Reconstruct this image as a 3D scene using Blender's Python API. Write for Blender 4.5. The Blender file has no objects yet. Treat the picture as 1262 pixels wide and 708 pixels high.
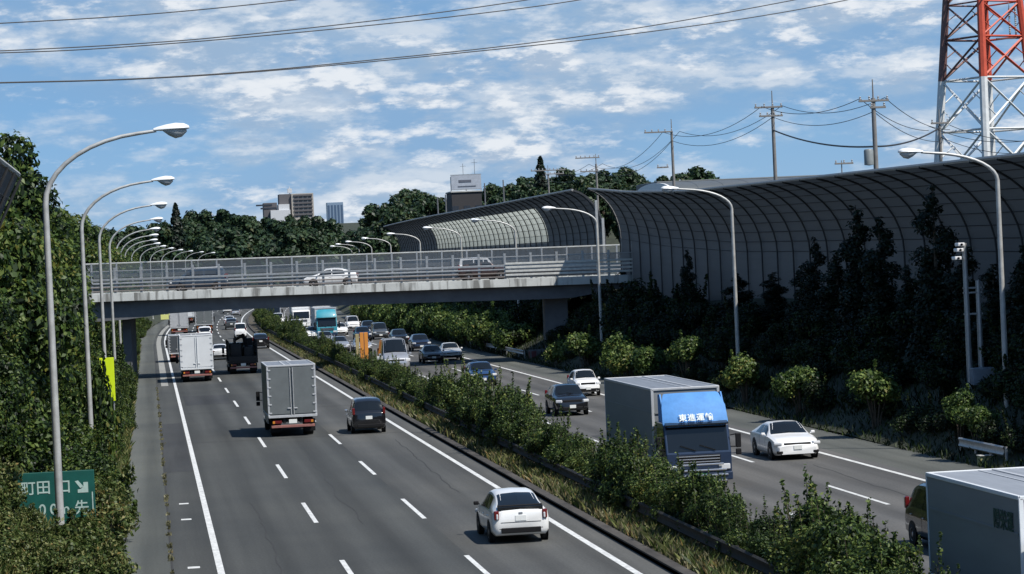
import bpy, bmesh, math, random
import numpy as np
from mathutils import Vector, Matrix
from math import radians as R_, sin, cos, pi, atan, atan2, sqrt

sc = bpy.context.scene
COL = sc.collection

# ------------------------------------------------------------------ camera, sky, sun, exposure
F_PX, CAM_H, ROLL = 3400.0, 8.5, .045
PITCH, YAW = atan(37.2 / F_PX), atan(447.8 / F_PX)
fw = Vector((sin(YAW) * cos(PITCH), cos(YAW) * cos(PITCH), -sin(PITCH)))
r0 = Vector((cos(YAW), -sin(YAW), 0)); u0 = r0.cross(fw)
rc = r0 * cos(ROLL) - u0 * sin(ROLL); uc = r0 * sin(ROLL) + u0 * cos(ROLL)
cam = bpy.data.cameras.new('camera'); camo = bpy.data.objects.new('camera', cam); COL.objects.link(camo)
camo.matrix_world = Matrix(((rc.x, uc.x, -fw.x, 0), (rc.y, uc.y, -fw.y, 0), (rc.z, uc.z, -fw.z, CAM_H), (0, 0, 0, 1)))
cam.sensor_width = 36; cam.lens = 36 * F_PX / 1262; cam.clip_start = 1; cam.clip_end = 20000
sc.camera = camo

TAN_LAT, TAN_BACK = .50, .52                       # sun: from the right, a little behind the viewer
sdir = Vector((TAN_LAT, -TAN_BACK, 1)).normalized()
SUN_EL = math.asin(sdir.z); SUN_AZ = atan2(sdir.x, sdir.y)
sun = bpy.data.lights.new('sun', 'SUN'); sun.energy = 5.0; sun.angle = R_(.53); sun.color = (1, .95, .88)
suno = bpy.data.objects.new('sun', sun); COL.objects.link(suno)
suno.rotation_euler = (-sdir).to_track_quat('-Z', 'Y').to_euler()

world = bpy.data.worlds.new('World'); sc.world = world; world.use_nodes = True
SKYMUL = (.86, 1.16, 1.30, 1)
def build_world():
    nt = world.node_tree; N = nt.nodes; L = nt.links; N.clear()
    def nd(t, **k):
        n = N.new(t)
        for a, b in k.items(): setattr(n, a, b)
        return n
    def val(sock, v):
        if hasattr(v, 'links'): L.new(v, sock)
        else: sock.default_value = v
    def math_(op, a, b=0.0, clamp=False):
        n = nd('ShaderNodeMath', operation=op, use_clamp=clamp); val(n.inputs[0], a); val(n.inputs[1], b); return n.outputs[0]
    def vmath(op, a, b):
        n = nd('ShaderNodeVectorMath', operation=op); val(n.inputs[0], a); val(n.inputs[1], b); return n.outputs[0]
    def smooth(x, a, b, o0=0.0, o1=1.0):
        n = nd('ShaderNodeMapRange', interpolation_type='SMOOTHSTEP'); val(n.inputs[0], x)
        for i, v in zip((1, 2, 3, 4), (a, b, o0, o1)): n.inputs[i].default_value = v
        return n.outputs[0]
    def mix(f, a, b, mode='MIX'):
        n = nd('ShaderNodeMix', data_type='RGBA', blend_type=mode); val(n.inputs[0], f); val(n.inputs[6], a); val(n.inputs[7], b); return n.outputs[2]
    tc = nd('ShaderNodeTexCoord'); d = tc.outputs['Generated']
    sep = nd('ShaderNodeSeparateXYZ'); L.new(d, sep.inputs[0]); z = sep.outputs[2]
    # the photograph's low sky is already a full blue: read the sky model a little higher up
    lifted = vmath('ADD', d, (0, 0, .16)); lifted = vmath('NORMALIZE', lifted, (0, 0, 0))
    sky = nd('ShaderNodeTexSky', sky_type='NISHITA'); sky.sun_disc = False
    sky.sun_elevation = SUN_EL; sky.sun_rotation = SUN_AZ; sky.altitude = 30; sky.air_density = 1.0; sky.dust_density = .35; sky.ozone_density = 2.2
    L.new(lifted, sky.inputs[0])
    base = mix(1.0, sky.outputs[0], SKYMUL, 'MULTIPLY')
    def density(off, sc1, seed, det=10.0, rough=.60):
        v = vmath('ADD', d, (off[0], off[1], off[2])); v = vmath('MULTIPLY', v, (1, 1, 3.0)); v = vmath('ADD', v, (seed, seed * .7, 0))
        n = nd('ShaderNodeTexNoise', noise_dimensions='3D'); L.new(v, n.inputs['Vector'])
        n.inputs['Scale'].default_value = sc1; n.inputs['Detail'].default_value = det; n.inputs['Roughness'].default_value = rough
        return n.outputs['Fac']
    big = density((0, 0, 0), 7.0, 3.1, 3.0, .5)
    a0 = density((0, 0, 0), 25.0, 1.7); a1 = density((.003, 0, .006), 25.0, 1.7)
    cov = math_('ADD', math_('MULTIPLY', a0, .72), math_('MULTIPLY', big, .28))
    hi = smooth(z, .10, .26, 0.0, .30)                 # fewer clouds overhead
    cov = math_('SUBTRACT', cov, hi)
    mask = smooth(cov, .43, .62, 0.0, .84)
    veil = smooth(big, .34, .56, .10, .72)             # thin milky cloud between
    lit = smooth(math_('SUBTRACT', a0, a1), -.05, .10)
    core = smooth(cov, .50, .60)
    c_shade = (3.3, 4.6, 6.3, 1); c_mid = (4.1, 5.25, 6.6, 1); c_top = (7.0, 7.6, 8.3, 1)
    cl = mix(core, c_mid, c_shade); cl = mix(math_('MULTIPLY', lit, .85), cl, c_top)
    hz = smooth(z, 0.0, .07, .72, .08)
    skyc = mix(hz, base, (3.3, 4.9, 6.7, 1))
    skyc = mix(math_('MULTIPLY', veil, smooth(z, .10, .3, 1.0, .0)), skyc, (2.5, 4.1, 6.3, 1))
    out = mix(mask, skyc, cl)
    b0 = density((0, 0, 0), 34.0, 5.3, 8.0, .62); b1 = density((.002, 0, .0045), 34.0, 5.3, 8.0, .62)
    puff = math_('SUBTRACT', math_('ADD', math_('MULTIPLY', b0, .62), math_('MULTIPLY', big, .38)), hi)
    pm = smooth(puff, .495, .625, 0.0, .95); pl = smooth(math_('SUBTRACT', b0, b1), -.05, .09)
    out = mix(pm, out, mix(pl, (3.9, 5.0, 6.5, 1), (8.0, 8.4, 8.9, 1)))
    bg = nd('ShaderNodeBackground'); L.new(out, bg.inputs[0]); bg.inputs[1].default_value = .092
    o = nd('ShaderNodeOutputWorld'); L.new(bg.outputs[0], o.inputs[0])
build_world()
sc.view_settings.view_transform = 'Standard'; sc.view_settings.look = 'None'
sc.view_settings.exposure = 0.16; sc.view_settings.gamma = 1.0
sc.cycles.max_bounces = 6; sc.cycles.transparent_max_bounces = 12; sc.cycles.caustics_reflective = False; sc.cycles.caustics_refractive = False

# ------------------------------------------------------------------ materials
MATS = {}
def mat(name, c, rough=.6, metal=0.0, var=.12, scale=3.0, coat=0.0, bump=0.0, spec=.5, stretch=(1, 1, 1), c2=None, alpha=1.0):
    if name in MATS: return MATS[name]
    m = bpy.data.materials.new(name); m.use_nodes = True; nt = m.node_tree; N = nt.nodes; L = nt.links
    b = N['Principled BSDF']
    b.inputs['Roughness'].default_value = rough; b.inputs['Metallic'].default_value = metal
    b.inputs['Coat Weight'].default_value = coat; b.inputs['Coat Roughness'].default_value = .08; b.inputs['Specular IOR Level'].default_value = spec
    tc = N.new('ShaderNodeTexCoord'); mp = N.new('ShaderNodeMapping'); mp.inputs['Scale'].default_value = stretch
    L.new(tc.outputs['Object'], mp.inputs[0])
    n = N.new('ShaderNodeTexNoise'); n.inputs['Scale'].default_value = scale; n.inputs['Detail'].default_value = 6; n.inputs['Roughness'].default_value = .65
    L.new(mp.outputs[0], n.inputs['Vector'])
    r = N.new('ShaderNodeValToRGB'); e = r.color_ramp.elements
    a = c2 if c2 else tuple(x * (1 - var) for x in c); z = c if c2 else tuple(min(1, x * (1 + var)) for x in c)
    e[0].position = .32; e[0].color = (*a, 1); e[1].position = .68; e[1].color = (*z, 1)
    L.new(n.outputs['Fac'], r.inputs[0]); L.new(r.outputs[0], b.inputs['Base Color'])
    if bump:
        bp = N.new('ShaderNodeBump'); bp.inputs['Strength'].default_value = bump; bp.inputs['Distance'].default_value = .02
        n2 = N.new('ShaderNodeTexNoise'); n2.inputs['Scale'].default_value = scale * 6; n2.inputs['Detail'].default_value = 4
        L.new(mp.outputs[0], n2.inputs['Vector']); L.new(n2.outputs['Fac'], bp.inputs['Height']); L.new(bp.outputs[0], b.inputs['Normal'])
    if alpha < 1: b.inputs['Alpha'].default_value = alpha
    MATS[name] = m
    return m
def leafmat(name, dark, mid, light, trans=.3):
    m = bpy.data.materials.new(name); m.use_nodes = True; nt = m.node_tree; N = nt.nodes; L = nt.links; N.clear()
    at = N.new('ShaderNodeAttribute'); at.attribute_name = 'tint'
    oi = N.new('ShaderNodeObjectInfo')
    tc = N.new('ShaderNodeTexCoord'); n = N.new('ShaderNodeTexNoise'); n.inputs['Scale'].default_value = .8; n.inputs['Detail'].default_value = 4
    L.new(tc.outputs['Object'], n.inputs['Vector'])
    s1 = N.new('ShaderNodeMath'); s1.operation = 'MULTIPLY_ADD'; L.new(n.outputs['Fac'], s1.inputs[0]); s1.inputs[1].default_value = 1.5; s1.inputs[2].default_value = -.75
    s2 = N.new('ShaderNodeMath'); s2.operation = 'ADD'; L.new(at.outputs['Fac'], s2.inputs[0]); L.new(s1.outputs[0], s2.inputs[1])
    s3 = N.new('ShaderNodeMath'); s3.operation = 'MULTIPLY_ADD'; L.new(oi.outputs['Random'], s3.inputs[0]); s3.inputs[1].default_value = .3; s3.inputs[2].default_value = -.15
    s4 = N.new('ShaderNodeMath'); s4.operation = 'ADD'; s4.use_clamp = True; L.new(s2.outputs[0], s4.inputs[0]); L.new(s3.outputs[0], s4.inputs[1])
    r = N.new('ShaderNodeValToRGB'); e = r.color_ramp.elements
    e[0].position = .12; e[0].color = (*dark, 1); e[1].position = .90; e[1].color = (*light, 1); k = e.new(.5); k.color = (*mid, 1); k = e.new(.985); k.color = (light[0] * .85, light[1] * .62, light[2] * .5, 1)
    L.new(s4.outputs[0], r.inputs[0])
    b = N.new('ShaderNodeBsdfPrincipled'); b.inputs['Roughness'].default_value = .5; b.inputs['Specular IOR Level'].default_value = .3; L.new(r.outputs[0], b.inputs['Base Color'])
    t = N.new('ShaderNodeBsdfTranslucent'); L.new(r.outputs[0], t.inputs[0])
    mx = N.new('ShaderNodeMixShader'); mx.inputs[0].default_value = trans; L.new(b.outputs[0], mx.inputs[1]); L.new(t.outputs[0], mx.inputs[2])
    o = N.new('ShaderNodeOutputMaterial'); L.new(mx.outputs[0], o.inputs[0])
    MATS[name] = m
    return m
M_HEDGE = leafmat('leaf_hedge', (.010, .024, .006), (.062, .106, .024), (.20, .25, .065))
M_BROAD = leafmat('leaf_broad', (.007, .018, .006), (.048, .090, .018), (.15, .20, .045))
M_FAR = leafmat('leaf_far', (.010, .024, .012), (.026, .052, .022), (.055, .090, .035), .15)
M_SHADELEAF = leafmat('leaf_shaded', (.004, .009, .004), (.014, .028, .008), (.05, .08, .02))  # right bank leaf, with the bank's shade darkened into its green
M_SUNLEAF = leafmat('leaf_sunny', (.02, .045, .010), (.075, .125, .028), (.20, .26, .07))  # lit copy of the bank leaf, sunshine brightened into its green
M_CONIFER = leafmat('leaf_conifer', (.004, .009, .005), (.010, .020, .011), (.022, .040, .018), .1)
M_DRY = leafmat('leaf_dry', (.07, .07, .035), (.18, .17, .09), (.30, .28, .17), .3)
M_WEED = leafmat('leaf_weed', (.03, .055, .012), (.09, .125, .032), (.25, .25, .10), .3)
M_BARK = mat('bark', (.09, .07, .05), .9, var=.4, scale=6, bump=.5)
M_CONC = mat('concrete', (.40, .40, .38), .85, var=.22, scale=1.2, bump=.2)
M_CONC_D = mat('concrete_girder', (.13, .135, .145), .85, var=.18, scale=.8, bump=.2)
M_GALV = mat('galvanised_steel', (.42, .43, .43), .45, .55, var=.15, scale=5)
M_GALV_D = mat('shade_dark_steel', (.026, .025, .024), .8, .0, var=.3, scale=4)  # near black: the hedge's shade on the median rail is put into the colour
M_LAMPPOLE = mat('lamp_pole_steel', (.46, .46, .44), .5, .3, var=.2, scale=2.5)
M_LAMPHEAD = mat('lamp_head_enamel', (.80, .81, .80), .35, .0, var=.05, coat=.3)
M_LAMPGLASS = mat('lamp_glass', (.42, .44, .44), .15, var=.1)
M_WHITE = mat('paint_white', (.80, .80, .79), .28, var=.03, coat=.6)
M_PEARL = mat('paint_pearl', (.78, .78, .76), .25, var=.03, coat=.6)
M_BLACK = mat('paint_black', (.010, .010, .012), .18, var=.1, coat=.8)
M_NAVY = mat('paint_navy', (.012, .018, .040), .2, var=.1, coat=.8)
M_BLUE = mat('paint_blue', (.020, .050, .13), .22, var=.08, coat=.8)
M_SILVER = mat('paint_silver', (.42, .43, .45), .3, .5, var=.05, coat=.6)
M_GREYP = mat('paint_grey', (.10, .11, .12), .3, .4, var=.05, coat=.6)
M_BROWNP = mat('paint_brown', (.06, .035, .03), .3, .3, var=.05, coat=.6)
M_GLASS = mat('car_glass', (.008, .010, .012), .06, var=.05, spec=.6)
M_TYRE = mat('tyre_rubber', (.018, .018, .018), .85, var=.15)
M_RIM = mat('wheel_rim', (.45, .45, .46), .35, .7, var=.05)
M_PLASTIC = mat('black_plastic', (.010, .010, .011), .6, var=.1, spec=.2)
M_TAIL = mat('tail_light', (.13, .008, .007), .15, var=.1, coat=.6)
M_TAILCLEAR = mat('clear_light', (.62, .63, .64), .12, var=.05, coat=.8)
M_AMBER = mat('amber_light', (.6, .22, .02), .2, coat=.6)
M_PLATE = mat('number_plate', (.76, .77, .74), .5, var=.03)
M_PLATE_G = mat('number_plate_green', (.05, .22, .12), .5, var=.03)
M_CHROME = mat('chrome', (.75, .75, .76), .18, .9, var=.03)
M_RED = mat('red_under_bar', (.30, .13, .11), .5, var=.2)
M_ALU = mat('truck_alu_grey', (.17, .185, .185), .5, .35, var=.10, scale=1.5)
M_ALU_L = mat('truck_alu_light', (.50, .51, .52), .5, .3, var=.1)
M_PANEL_W = mat('truck_panel_white', (.66, .68, .69), .45, var=.06, scale=1.0)
M_PANEL_G = mat('truck_panel_grey', (.20, .215, .225), .55, var=.08, scale=.8, stretch=(1, .3, 2))
M_ROOF = mat('truck_roof', (.25, .26, .275), .45, .3, var=.14, scale=1.5, stretch=(4, .4, 1))
M_CABBLUE = mat('cab_blue', (.085, .25, .55), .65, var=.12, spec=.3)
M_CABDARK = mat('cab_navy', (.012, .026, .06), .3, var=.08, coat=.6)
M_TEAL = mat('cab_teal', (.03, .26, .34), .5, var=.1, coat=.15)
M_STEELBLK = mat('black_steel', (.012, .012, .013), .6, .2, var=.3, scale=6)
M_YELLOW = mat('fluorescent_yellow', (.62, .78, .01), .5, var=.04)
M_YELLOW2 = mat('pale_yellow_board', (.62, .63, .22), .6, var=.05)
M_ORANGE = mat('orange_post', (.62, .24, .04), .5, var=.06)
M_SIGNG = mat('sign_green', (.004, .075, .060), .5, var=.25, scale=1.2)
M_SIGNW = mat('sign_white', (.74, .80, .76), .5, var=.03)
M_SIGNFADE = mat('sign_faded_white', (.38, .50, .46), .6, var=.2)
M_TXTG = mat('letter_green', (.008, .05, .035), .6)
M_PYRED = mat('pylon_red', (.50, .075, .035), .5, var=.15, scale=2)
M_PYWHITE = mat('pylon_white', (.62, .63, .62), .5, var=.12, scale=2)
M_PYDARK = mat('pylon_dark_steel', (.16, .085, .075), .55, .2, var=.2, scale=2)
M_POLE = mat('utility_concrete', (.20, .19, .18), .85, var=.18, scale=2)
M_WIRE = mat('wire_black', (.03, .03, .032), .6)
M_INSUL = mat('insulator', (.35, .36, .37), .3)

def roadmat(name, base, warm, seed):
    m = bpy.data.materials.new(name); m.use_nodes = True; nt = m.node_tree; N = nt.nodes; L = nt.links; b = N['Principled BSDF']
    b.inputs['Roughness'].default_value = .85; b.inputs['Specular IOR Level'].default_value = .25
    tc = N.new('ShaderNodeTexCoord')
    def noise(scale, stretch, det=5):
        mp = N.new('ShaderNodeMapping'); mp.inputs['Scale'].default_value = stretch; mp.inputs['Location'].default_value = (seed, seed, 0); L.new(tc.outputs['Object'], mp.inputs[0])
        n = N.new('ShaderNodeTexNoise'); n.inputs['Scale'].default_value = scale; n.inputs['Detail'].default_value = det; n.inputs['Roughness'].default_value = .6
        L.new(mp.outputs[0], n.inputs['Vector']); return n.outputs['Fac']
    r = N.new('ShaderNodeValToRGB'); e = r.color_ramp.elements
    e[0].position = .3; e[0].color = (*[x * .80 for x in base], 1); e[1].position = .7; e[1].color = (*[x * 1.16 for x in base], 1)
    L.new(noise(.9, (1.2, .018, 1)), r.inputs[0])          # long wheel tracks and oil streaks
    r2 = N.new('ShaderNodeValToRGB'); e = r2.color_ramp.elements
    e[0].position = .35; e[0].color = (.82, .83, .84, 1); e[1].position = .65; e[1].color = (1.13, 1.11, 1.07, 1)
    L.new(noise(.12, (1, .5, 1)), r2.inputs[0])
    r3 = N.new('ShaderNodeValToRGB'); e = r3.color_ramp.elements
    e[0].position = .3; e[0].color = (.82, .82, .82, 1); e[1].position = .7; e[1].color = (1.16, 1.16, 1.16, 1)
    L.new(noise(14, (1, .5, 1), 3), r3.inputs[0])
    def mul(a, c):
        x = N.new('ShaderNodeMix'); x.data_type = 'RGBA'; x.blend_type = 'MULTIPLY'; x.inputs[0].default_value = 1; L.new(a, x.inputs[6]); L.new(c, x.inputs[7]); return x.outputs[2]
    sp = N.new('ShaderNodeSeparateXYZ'); L.new(tc.outputs['Object'], sp.inputs[0])     # polished wheel tracks and an oil band in every lane
    w = N.new('ShaderNodeMath'); w.operation = 'MULTIPLY_ADD'; L.new(sp.outputs[0], w.inputs[0]); w.inputs[1].default_value = 2 * pi / 1.76; w.inputs[2].default_value = -1.68 * 2 * pi / 1.76
    c = N.new('ShaderNodeMath'); c.operation = 'COSINE'; L.new(w.outputs[0], c.inputs[0])
    r4 = N.new('ShaderNodeValToRGB'); e = r4.color_ramp.elements; e[0].position = 0; e[0].color = (1.09, 1.09, 1.09, 1); e[1].position = 1; e[1].color = (.82, .82, .82, 1)
    mp4 = N.new('ShaderNodeMapRange'); L.new(c.outputs[0], mp4.inputs[0]); mp4.inputs[1].default_value = -1; mp4.inputs[2].default_value = 1; L.new(mp4.outputs[0], r4.inputs[0])
    r5 = N.new('ShaderNodeValToRGB'); e = r5.color_ramp.elements; e[0].position = .62; e[0].color = (1, 1, 1, 1); e[1].position = .74; e[1].color = (.70, .70, .69, 1); L.new(noise(.35, (1, .06, 1), 6), r5.inputs[0])
    L.new(mul(mul(mul(mul(r.outputs[0], r2.outputs[0]), r3.outputs[0]), r4.outputs[0]), r5.outputs[0]), b.inputs['Base Color'])
    return m
M_ASPH = roadmat('asphalt', (.061, .064, .063), 0, 0)
M_ASPH2 = roadmat('asphalt_warm', (.084, .085, .082), 0, 4)
M_ASPH3 = roadmat('asphalt_oncoming', (.098, .097, .095), 0, 8)
M_SHOULD = roadmat('shoulder_concrete', (.098, .104, .097), 0, 12)
M_SEAM = mat('dark_joint', (.03, .03, .03), .9)
M_MARK = mat('road_paint', (.74, .75, .73), .6, c2=(.46, .46, .45), scale=5, stretch=(1, .4, 1))
M_SOIL = mat('soil', (.07, .06, .04), .95, var=.35, scale=.8, bump=.3)
M_DARKSOIL = mat('slope_soil', (.03, .035, .018), .95, var=.4, scale=.6, bump=.3)
M_FIELD = mat('plain_ground', (.06, .075, .04), .95, var=.3, scale=.02)

# ------------------------------------------------------------------ mesh helpers
class MB:
    def __init__(s): s.v = []; s.f = []; s.sm = []
    def add(s, vs, fs, smooth=False):
        k = len(s.v); s.v += [tuple(v) for v in vs]
        for f in fs: s.f.append(tuple(i + k for i in f)); s.sm.append(smooth)
        return s
    def box(s, c, d, bevel=0.0, rot=None, smooth=False):
        bm = bmesh.new(); bmesh.ops.create_cube(bm, size=1)
        bmesh.ops.scale(bm, vec=Vector(d), verts=bm.verts)
        if bevel: bmesh.ops.bevel(bm, geom=list(bm.edges), offset=bevel, segments=2, affect='EDGES', profile=.5)
        if rot is not None: bmesh.ops.transform(bm, matrix=rot.to_4x4(), verts=bm.verts)
        bmesh.ops.translate(bm, vec=Vector(c), verts=bm.verts)
        bm.verts.index_update()
        s.add([v.co for v in bm.verts], [[v.index for v in f.verts] for f in bm.faces], smooth); bm.free(); return s
    def tube(s, pts, r, n=8, cap=True, smooth=True):
        pts = [Vector(p) for p in pts]; rs = r if isinstance(r, (list, tuple)) else [r] * len(pts)
        vs = []; ref = None
        for i, p in enumerate(pts):
            t = (pts[min(i + 1, len(pts) - 1)] - pts[max(i - 1, 0)]).normalized()
            if ref is None: ref = Vector((0, 0, 1)) if abs(t.z) < .9 else Vector((1, 0, 0))
            a = t.cross(ref)
            if a.length < 1e-4: a = t.orthogonal()
            a.normalize(); b = a.cross(t).normalized(); ref = b
            for k in range(n):
                w = 2 * pi * k / n; vs.append(p + a * (cos(w) * rs[i]) + b * (sin(w) * rs[i]))
        fs = []
        for i in range(len(pts) - 1):
            for k in range(n): fs.append((i * n + k, i * n + (k + 1) % n, (i + 1) * n + (k + 1) % n, (i + 1) * n + k))
        if cap: fs.append(tuple(range(n))); fs.append(tuple((len(pts) - 1) * n + k for k in range(n - 1, -1, -1)))
        return s.add(vs, fs, smooth)
    def bar(s, a, b, w, h=None):
        a = Vector(a); b = Vector(b); h = h or w; d = b - a
        q = d.to_track_quat('Y', 'Z').to_matrix()
        return s.box((a + b) / 2, (w, d.length, h), 0, q)
    def lathe(s, prof, n=16, mtx=None, smooth=True):
        vs = []; mtx = mtx or Matrix.Identity(4)
        for r, z in prof:
            for k in range(n): vs.append(mtx @ Vector((r * cos(2 * pi * k / n), r * sin(2 * pi * k / n), z)))
        fs = []
        for i in range(len(prof) - 1):
            for k in range(n): fs.append((i * n + k, i * n + (k + 1) % n, (i + 1) * n + (k + 1) % n, (i + 1) * n + k))
        return s.add(vs, fs, smooth)
    def prism(s, poly, x0, x1):
        n = len(poly); vs = [(x0, y, z) for y, z in poly] + [(x1, y, z) for y, z in poly]
        fs = [tuple(range(n)), tuple(range(2 * n - 1, n - 1, -1))] + [(i, i + n, (i + 1) % n + n, (i + 1) % n) for i in range(n)]
        return s.add(vs, fs)
    def quad(s, a, b, c, d): return s.add([a, b, c, d], [(0, 1, 2, 3)])
    def build(s, name, m, parent=None, tints=None, fixn=True, loc=None):
        me = bpy.data.meshes.new(name); me.from_pydata(s.v, [], s.f); me.update()
        me.polygons.foreach_set('use_smooth', s.sm)
        if fixn and len(s.f) < 30000:
            bm = bmesh.new(); bm.from_mesh(me); bmesh.ops.recalc_face_normals(bm, faces=bm.faces); bm.to_mesh(me); bm.free()
        if any(s.sm): me.set_sharp_from_angle(angle=R_(42))
        me.materials.append(m)
        o = bpy.data.objects.new(name, me); COL.objects.link(o)
        if parent: o.parent = parent
        if loc: o.location = loc
        return o
def tag(o, label=None, cat=None, group=None, kind=None):
    if label: o['label'] = label
    if cat: o['category'] = cat
    if group: o['group'] = group
    if kind: o['kind'] = kind
    return o
def thing(name, label, cat, loc=(0, 0, 0), rz=0.0, group=None):
    o = bpy.data.objects.new(name, None); COL.objects.link(o); o.location = loc; o.rotation_euler = (0, 0, rz); o.empty_display_size = .2
    return tag(o, label, cat, group)
KIDS = {}
def dup(o, loc=None, rz=None, scale=None, label=None, group=None, parent=None):
    c = o.copy(); COL.objects.link(c)
    if parent is not None: c.parent = parent
    if loc is not None: c.location = loc
    if rz is not None: c.rotation_euler = (0, 0, rz)
    if scale is not None: c.scale = scale if isinstance(scale, (tuple, list)) else (scale,) * 3
    if label: c['label'] = label
    if group: c['group'] = group
    for ch in KIDS[o.name] if o.name in KIDS else list(o.children): dup(ch, parent=c)
    return c
def text_mesh(txt, size, depth=.004):
    cu = bpy.data.curves.new('lettering', 'FONT'); cu.body = txt; cu.size = size; cu.align_x = 'CENTER'; cu.align_y = 'CENTER'; cu.extrude = depth; cu.offset = size * .012
    o = bpy.data.objects.new('lettering', cu); COL.objects.link(o)
    dg = bpy.context.evaluated_depsgraph_get(); me = bpy.data.meshes.new_from_object(o.evaluated_get(dg))
    bpy.data.objects.remove(o); bpy.data.curves.remove(cu)
    return me
def lettering(name, txt, size, m, parent, loc, rot):
    me = text_mesh(txt, size); me.materials.clear(); me.materials.append(m)
    o = bpy.data.objects.new(name, me); COL.objects.link(o); o.parent = parent; o.location = loc; o.rotation_euler = rot
    return o
def curve(Y): return max(0.0, Y - 320) ** 2 / 7350.0
def head(Y): return -atan(max(0.0, Y - 320) * 2 / 7350.0)
def RX(X, Y): return X + curve(Y)
def stations(y0, y1, step=8.0):
    n = max(1, int(round((y1 - y0) / step))); return [y0 + (y1 - y0) * i / n for i in range(n + 1)]
def sweep(name, prof, ys, m, jitter=0.0, seed=1, kind='structure', smooth=True, closed=False):
    rnd = random.Random(seed); b = MB(); n = len(prof); vs = []
    for y in ys:
        for (x, z) in prof: vs.append((RX(x, y) + rnd.uniform(-jitter, jitter), y, z + rnd.uniform(-jitter, jitter)))
    fs = []
    m_ = n if closed else n - 1
    for i in range(len(ys) - 1):
        for k in range(m_): fs.append((i * n + k, (i + 1) * n + k, (i + 1) * n + (k + 1) % n, i * n + (k + 1) % n))
    b.add(vs, fs, smooth); o = b.build(name, m)
    if kind: o['kind'] = kind
    return o
def ribbon(b, x0, x1, ys, z):
    vs = []
    for y in ys: vs += [(RX(x0, y), y, z), (RX(x1, y), y, z)]
    b.add(vs, [(2 * i, 2 * i + 2, 2 * i + 3, 2 * i + 1) for i in range(len(ys) - 1)])
def pt(px, py, Y):
    """a point of the place at depth Y (used to survey far things)"""
    q = fw * F_PX + rc * (px - 631) - uc * (py - 354); return Vector((0, 0, CAM_H)) + q * (Y / q.y)
ORD = ['nearest', 'second', 'third', 'fourth', 'fifth', 'sixth', 'seventh', 'eighth', 'ninth', 'tenth', 'eleventh', 'twelfth', 'thirteenth', 'fourteenth', 'fifteenth', 'sixteenth']

# ------------------------------------------------------------------ ground and road
g = MB(); g.quad((-4000, -600, -.6), (6000, -600, -.6), (6000, 8000, -.6), (-4000, 8000, -.6)); tag(g.build('ground', M_FIELD), kind='structure')
YS = stations(20, 790, 10)
def flat(name, x0, x1, z, m, y0=20, y1=790):
    b = MB(); ribbon(b, x0, x1, stations(y0, y1, 10), z); return tag(b.build(name, m), kind='structure')
flat('road', .3, 8.72, 0, M_ASPH); flat('road', 8.72, 13.3, 0, M_ASPH2); flat('road', 15.75, 27.3, 0, M_ASPH3)
flat('pavement', -1.6, .3, .002, M_SHOULD); flat('pavement', 27.3, 30.0, 0, M_SHOULD)
flat('pavement', .62, 1.15, .006, mat('gutter_pale', (.26, .26, .24), .85, var=.15), 208, 470)
sweep('median_strip', [(13.3, 0), (13.3, .10), (13.62, .11), (13.62, .06), (14.6, .12), (15.75, .10), (15.75, 0)], YS, M_SOIL)
sweep('kerb', [(13.30, .004), (13.30, .15), (13.34, .165), (13.58, .165), (13.62, .15), (13.62, .05)], YS, mat('stained_kerb', (.05, .045, .04), .9, var=.5, scale=2, stretch=(1, .2, 1)))
sj = MB(); ribbon(sj, .275, .335, stations(20, 330, 10), .006); tag(sj.build('pavement_joint', M_SEAM), kind='structure')
mk = MB()
for x in (1.66, 12.45): ribbon(mk, x - .10, x + .10, YS, .005)
ribbon(mk, 26.6, 26.8, YS, .005); ribbon(mk, 16.1, 16.3, YS, .005)
for x, off in ((5.15, 91.3), (8.68, 90.6), (23.25, 86.3), (19.75, 97.6)):
    y = off - 60
    while y < 700:
        ribbon(mk, x - .075, x + .075, stations(y, y + 8, 4), .005); y += 20
for y in (101.5, 95.0, 79.4):                     # short cross ticks on the shoulder edge
    mk.quad((.75, y, .005), (1.1, y, .005), (1.1, y + .5, .005), (.75, y + .5, .005))
tag(mk.build('road_markings', M_MARK), kind='structure')
rnd = random.Random(5)
sweep('left_bank', [(-1.6, .0), (-2.2, .35), (-4.0, 1.3), (-6.5, 2.8), (-9, 4.6), (-13, 6.2), (-60, 6.4), (-400, 5)], stations(-40, 790, 10), M_DARKSOIL, .12, 3)
sweep('right_bank', [(30.0, .0), (30.6, .25), (33.0, 1.5), (36.5, 3.3), (39.5, 5.1), (42, 6.0), (90, 7.0), (600, 8)], stations(-40, 790, 10), M_DARKSOIL, .10, 4)
# low hill that closes the valley beyond the bend, and the wooded rise on the right
def hill(name, x0, x1, y0, y1, fn, m, n=28):
    b = MB(); vs = []; fs = []
    for i in range(n + 1):
        for k in range(n + 1):
            x = x0 + (x1 - x0) * k / n; y = y0 + (y1 - y0) * i / n; vs.append((x, y, fn(x, y)))
    for i in range(n):
        for k in range(n): a = i * (n + 1) + k; fs.append((a, a + 1, a + n + 2, a + n + 1))
    b.add(vs, fs, True); return tag(b.build(name, m), kind='structure')
def sstep(a, b, x): t = max(0, min(1, (x - a) / (b - a))); return t * t * (3 - 2 * t)
def far_z(x, y): return -1 + 15 * sstep(670, 860, y) * sstep(-160, -20, x) + 26 * sstep(900, 2200, y)
def rise_z(x, y): return 5.5 + 13.5 * sstep(46, 95, x) * sstep(430, 560, y)
hill('hill_terrain', -500, 900, 640, 2600, far_z, M_DARKSOIL, 40)
hill('hill_terrain', 46, 420, 400, 760, rise_z, M_DARKSOIL)

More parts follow.
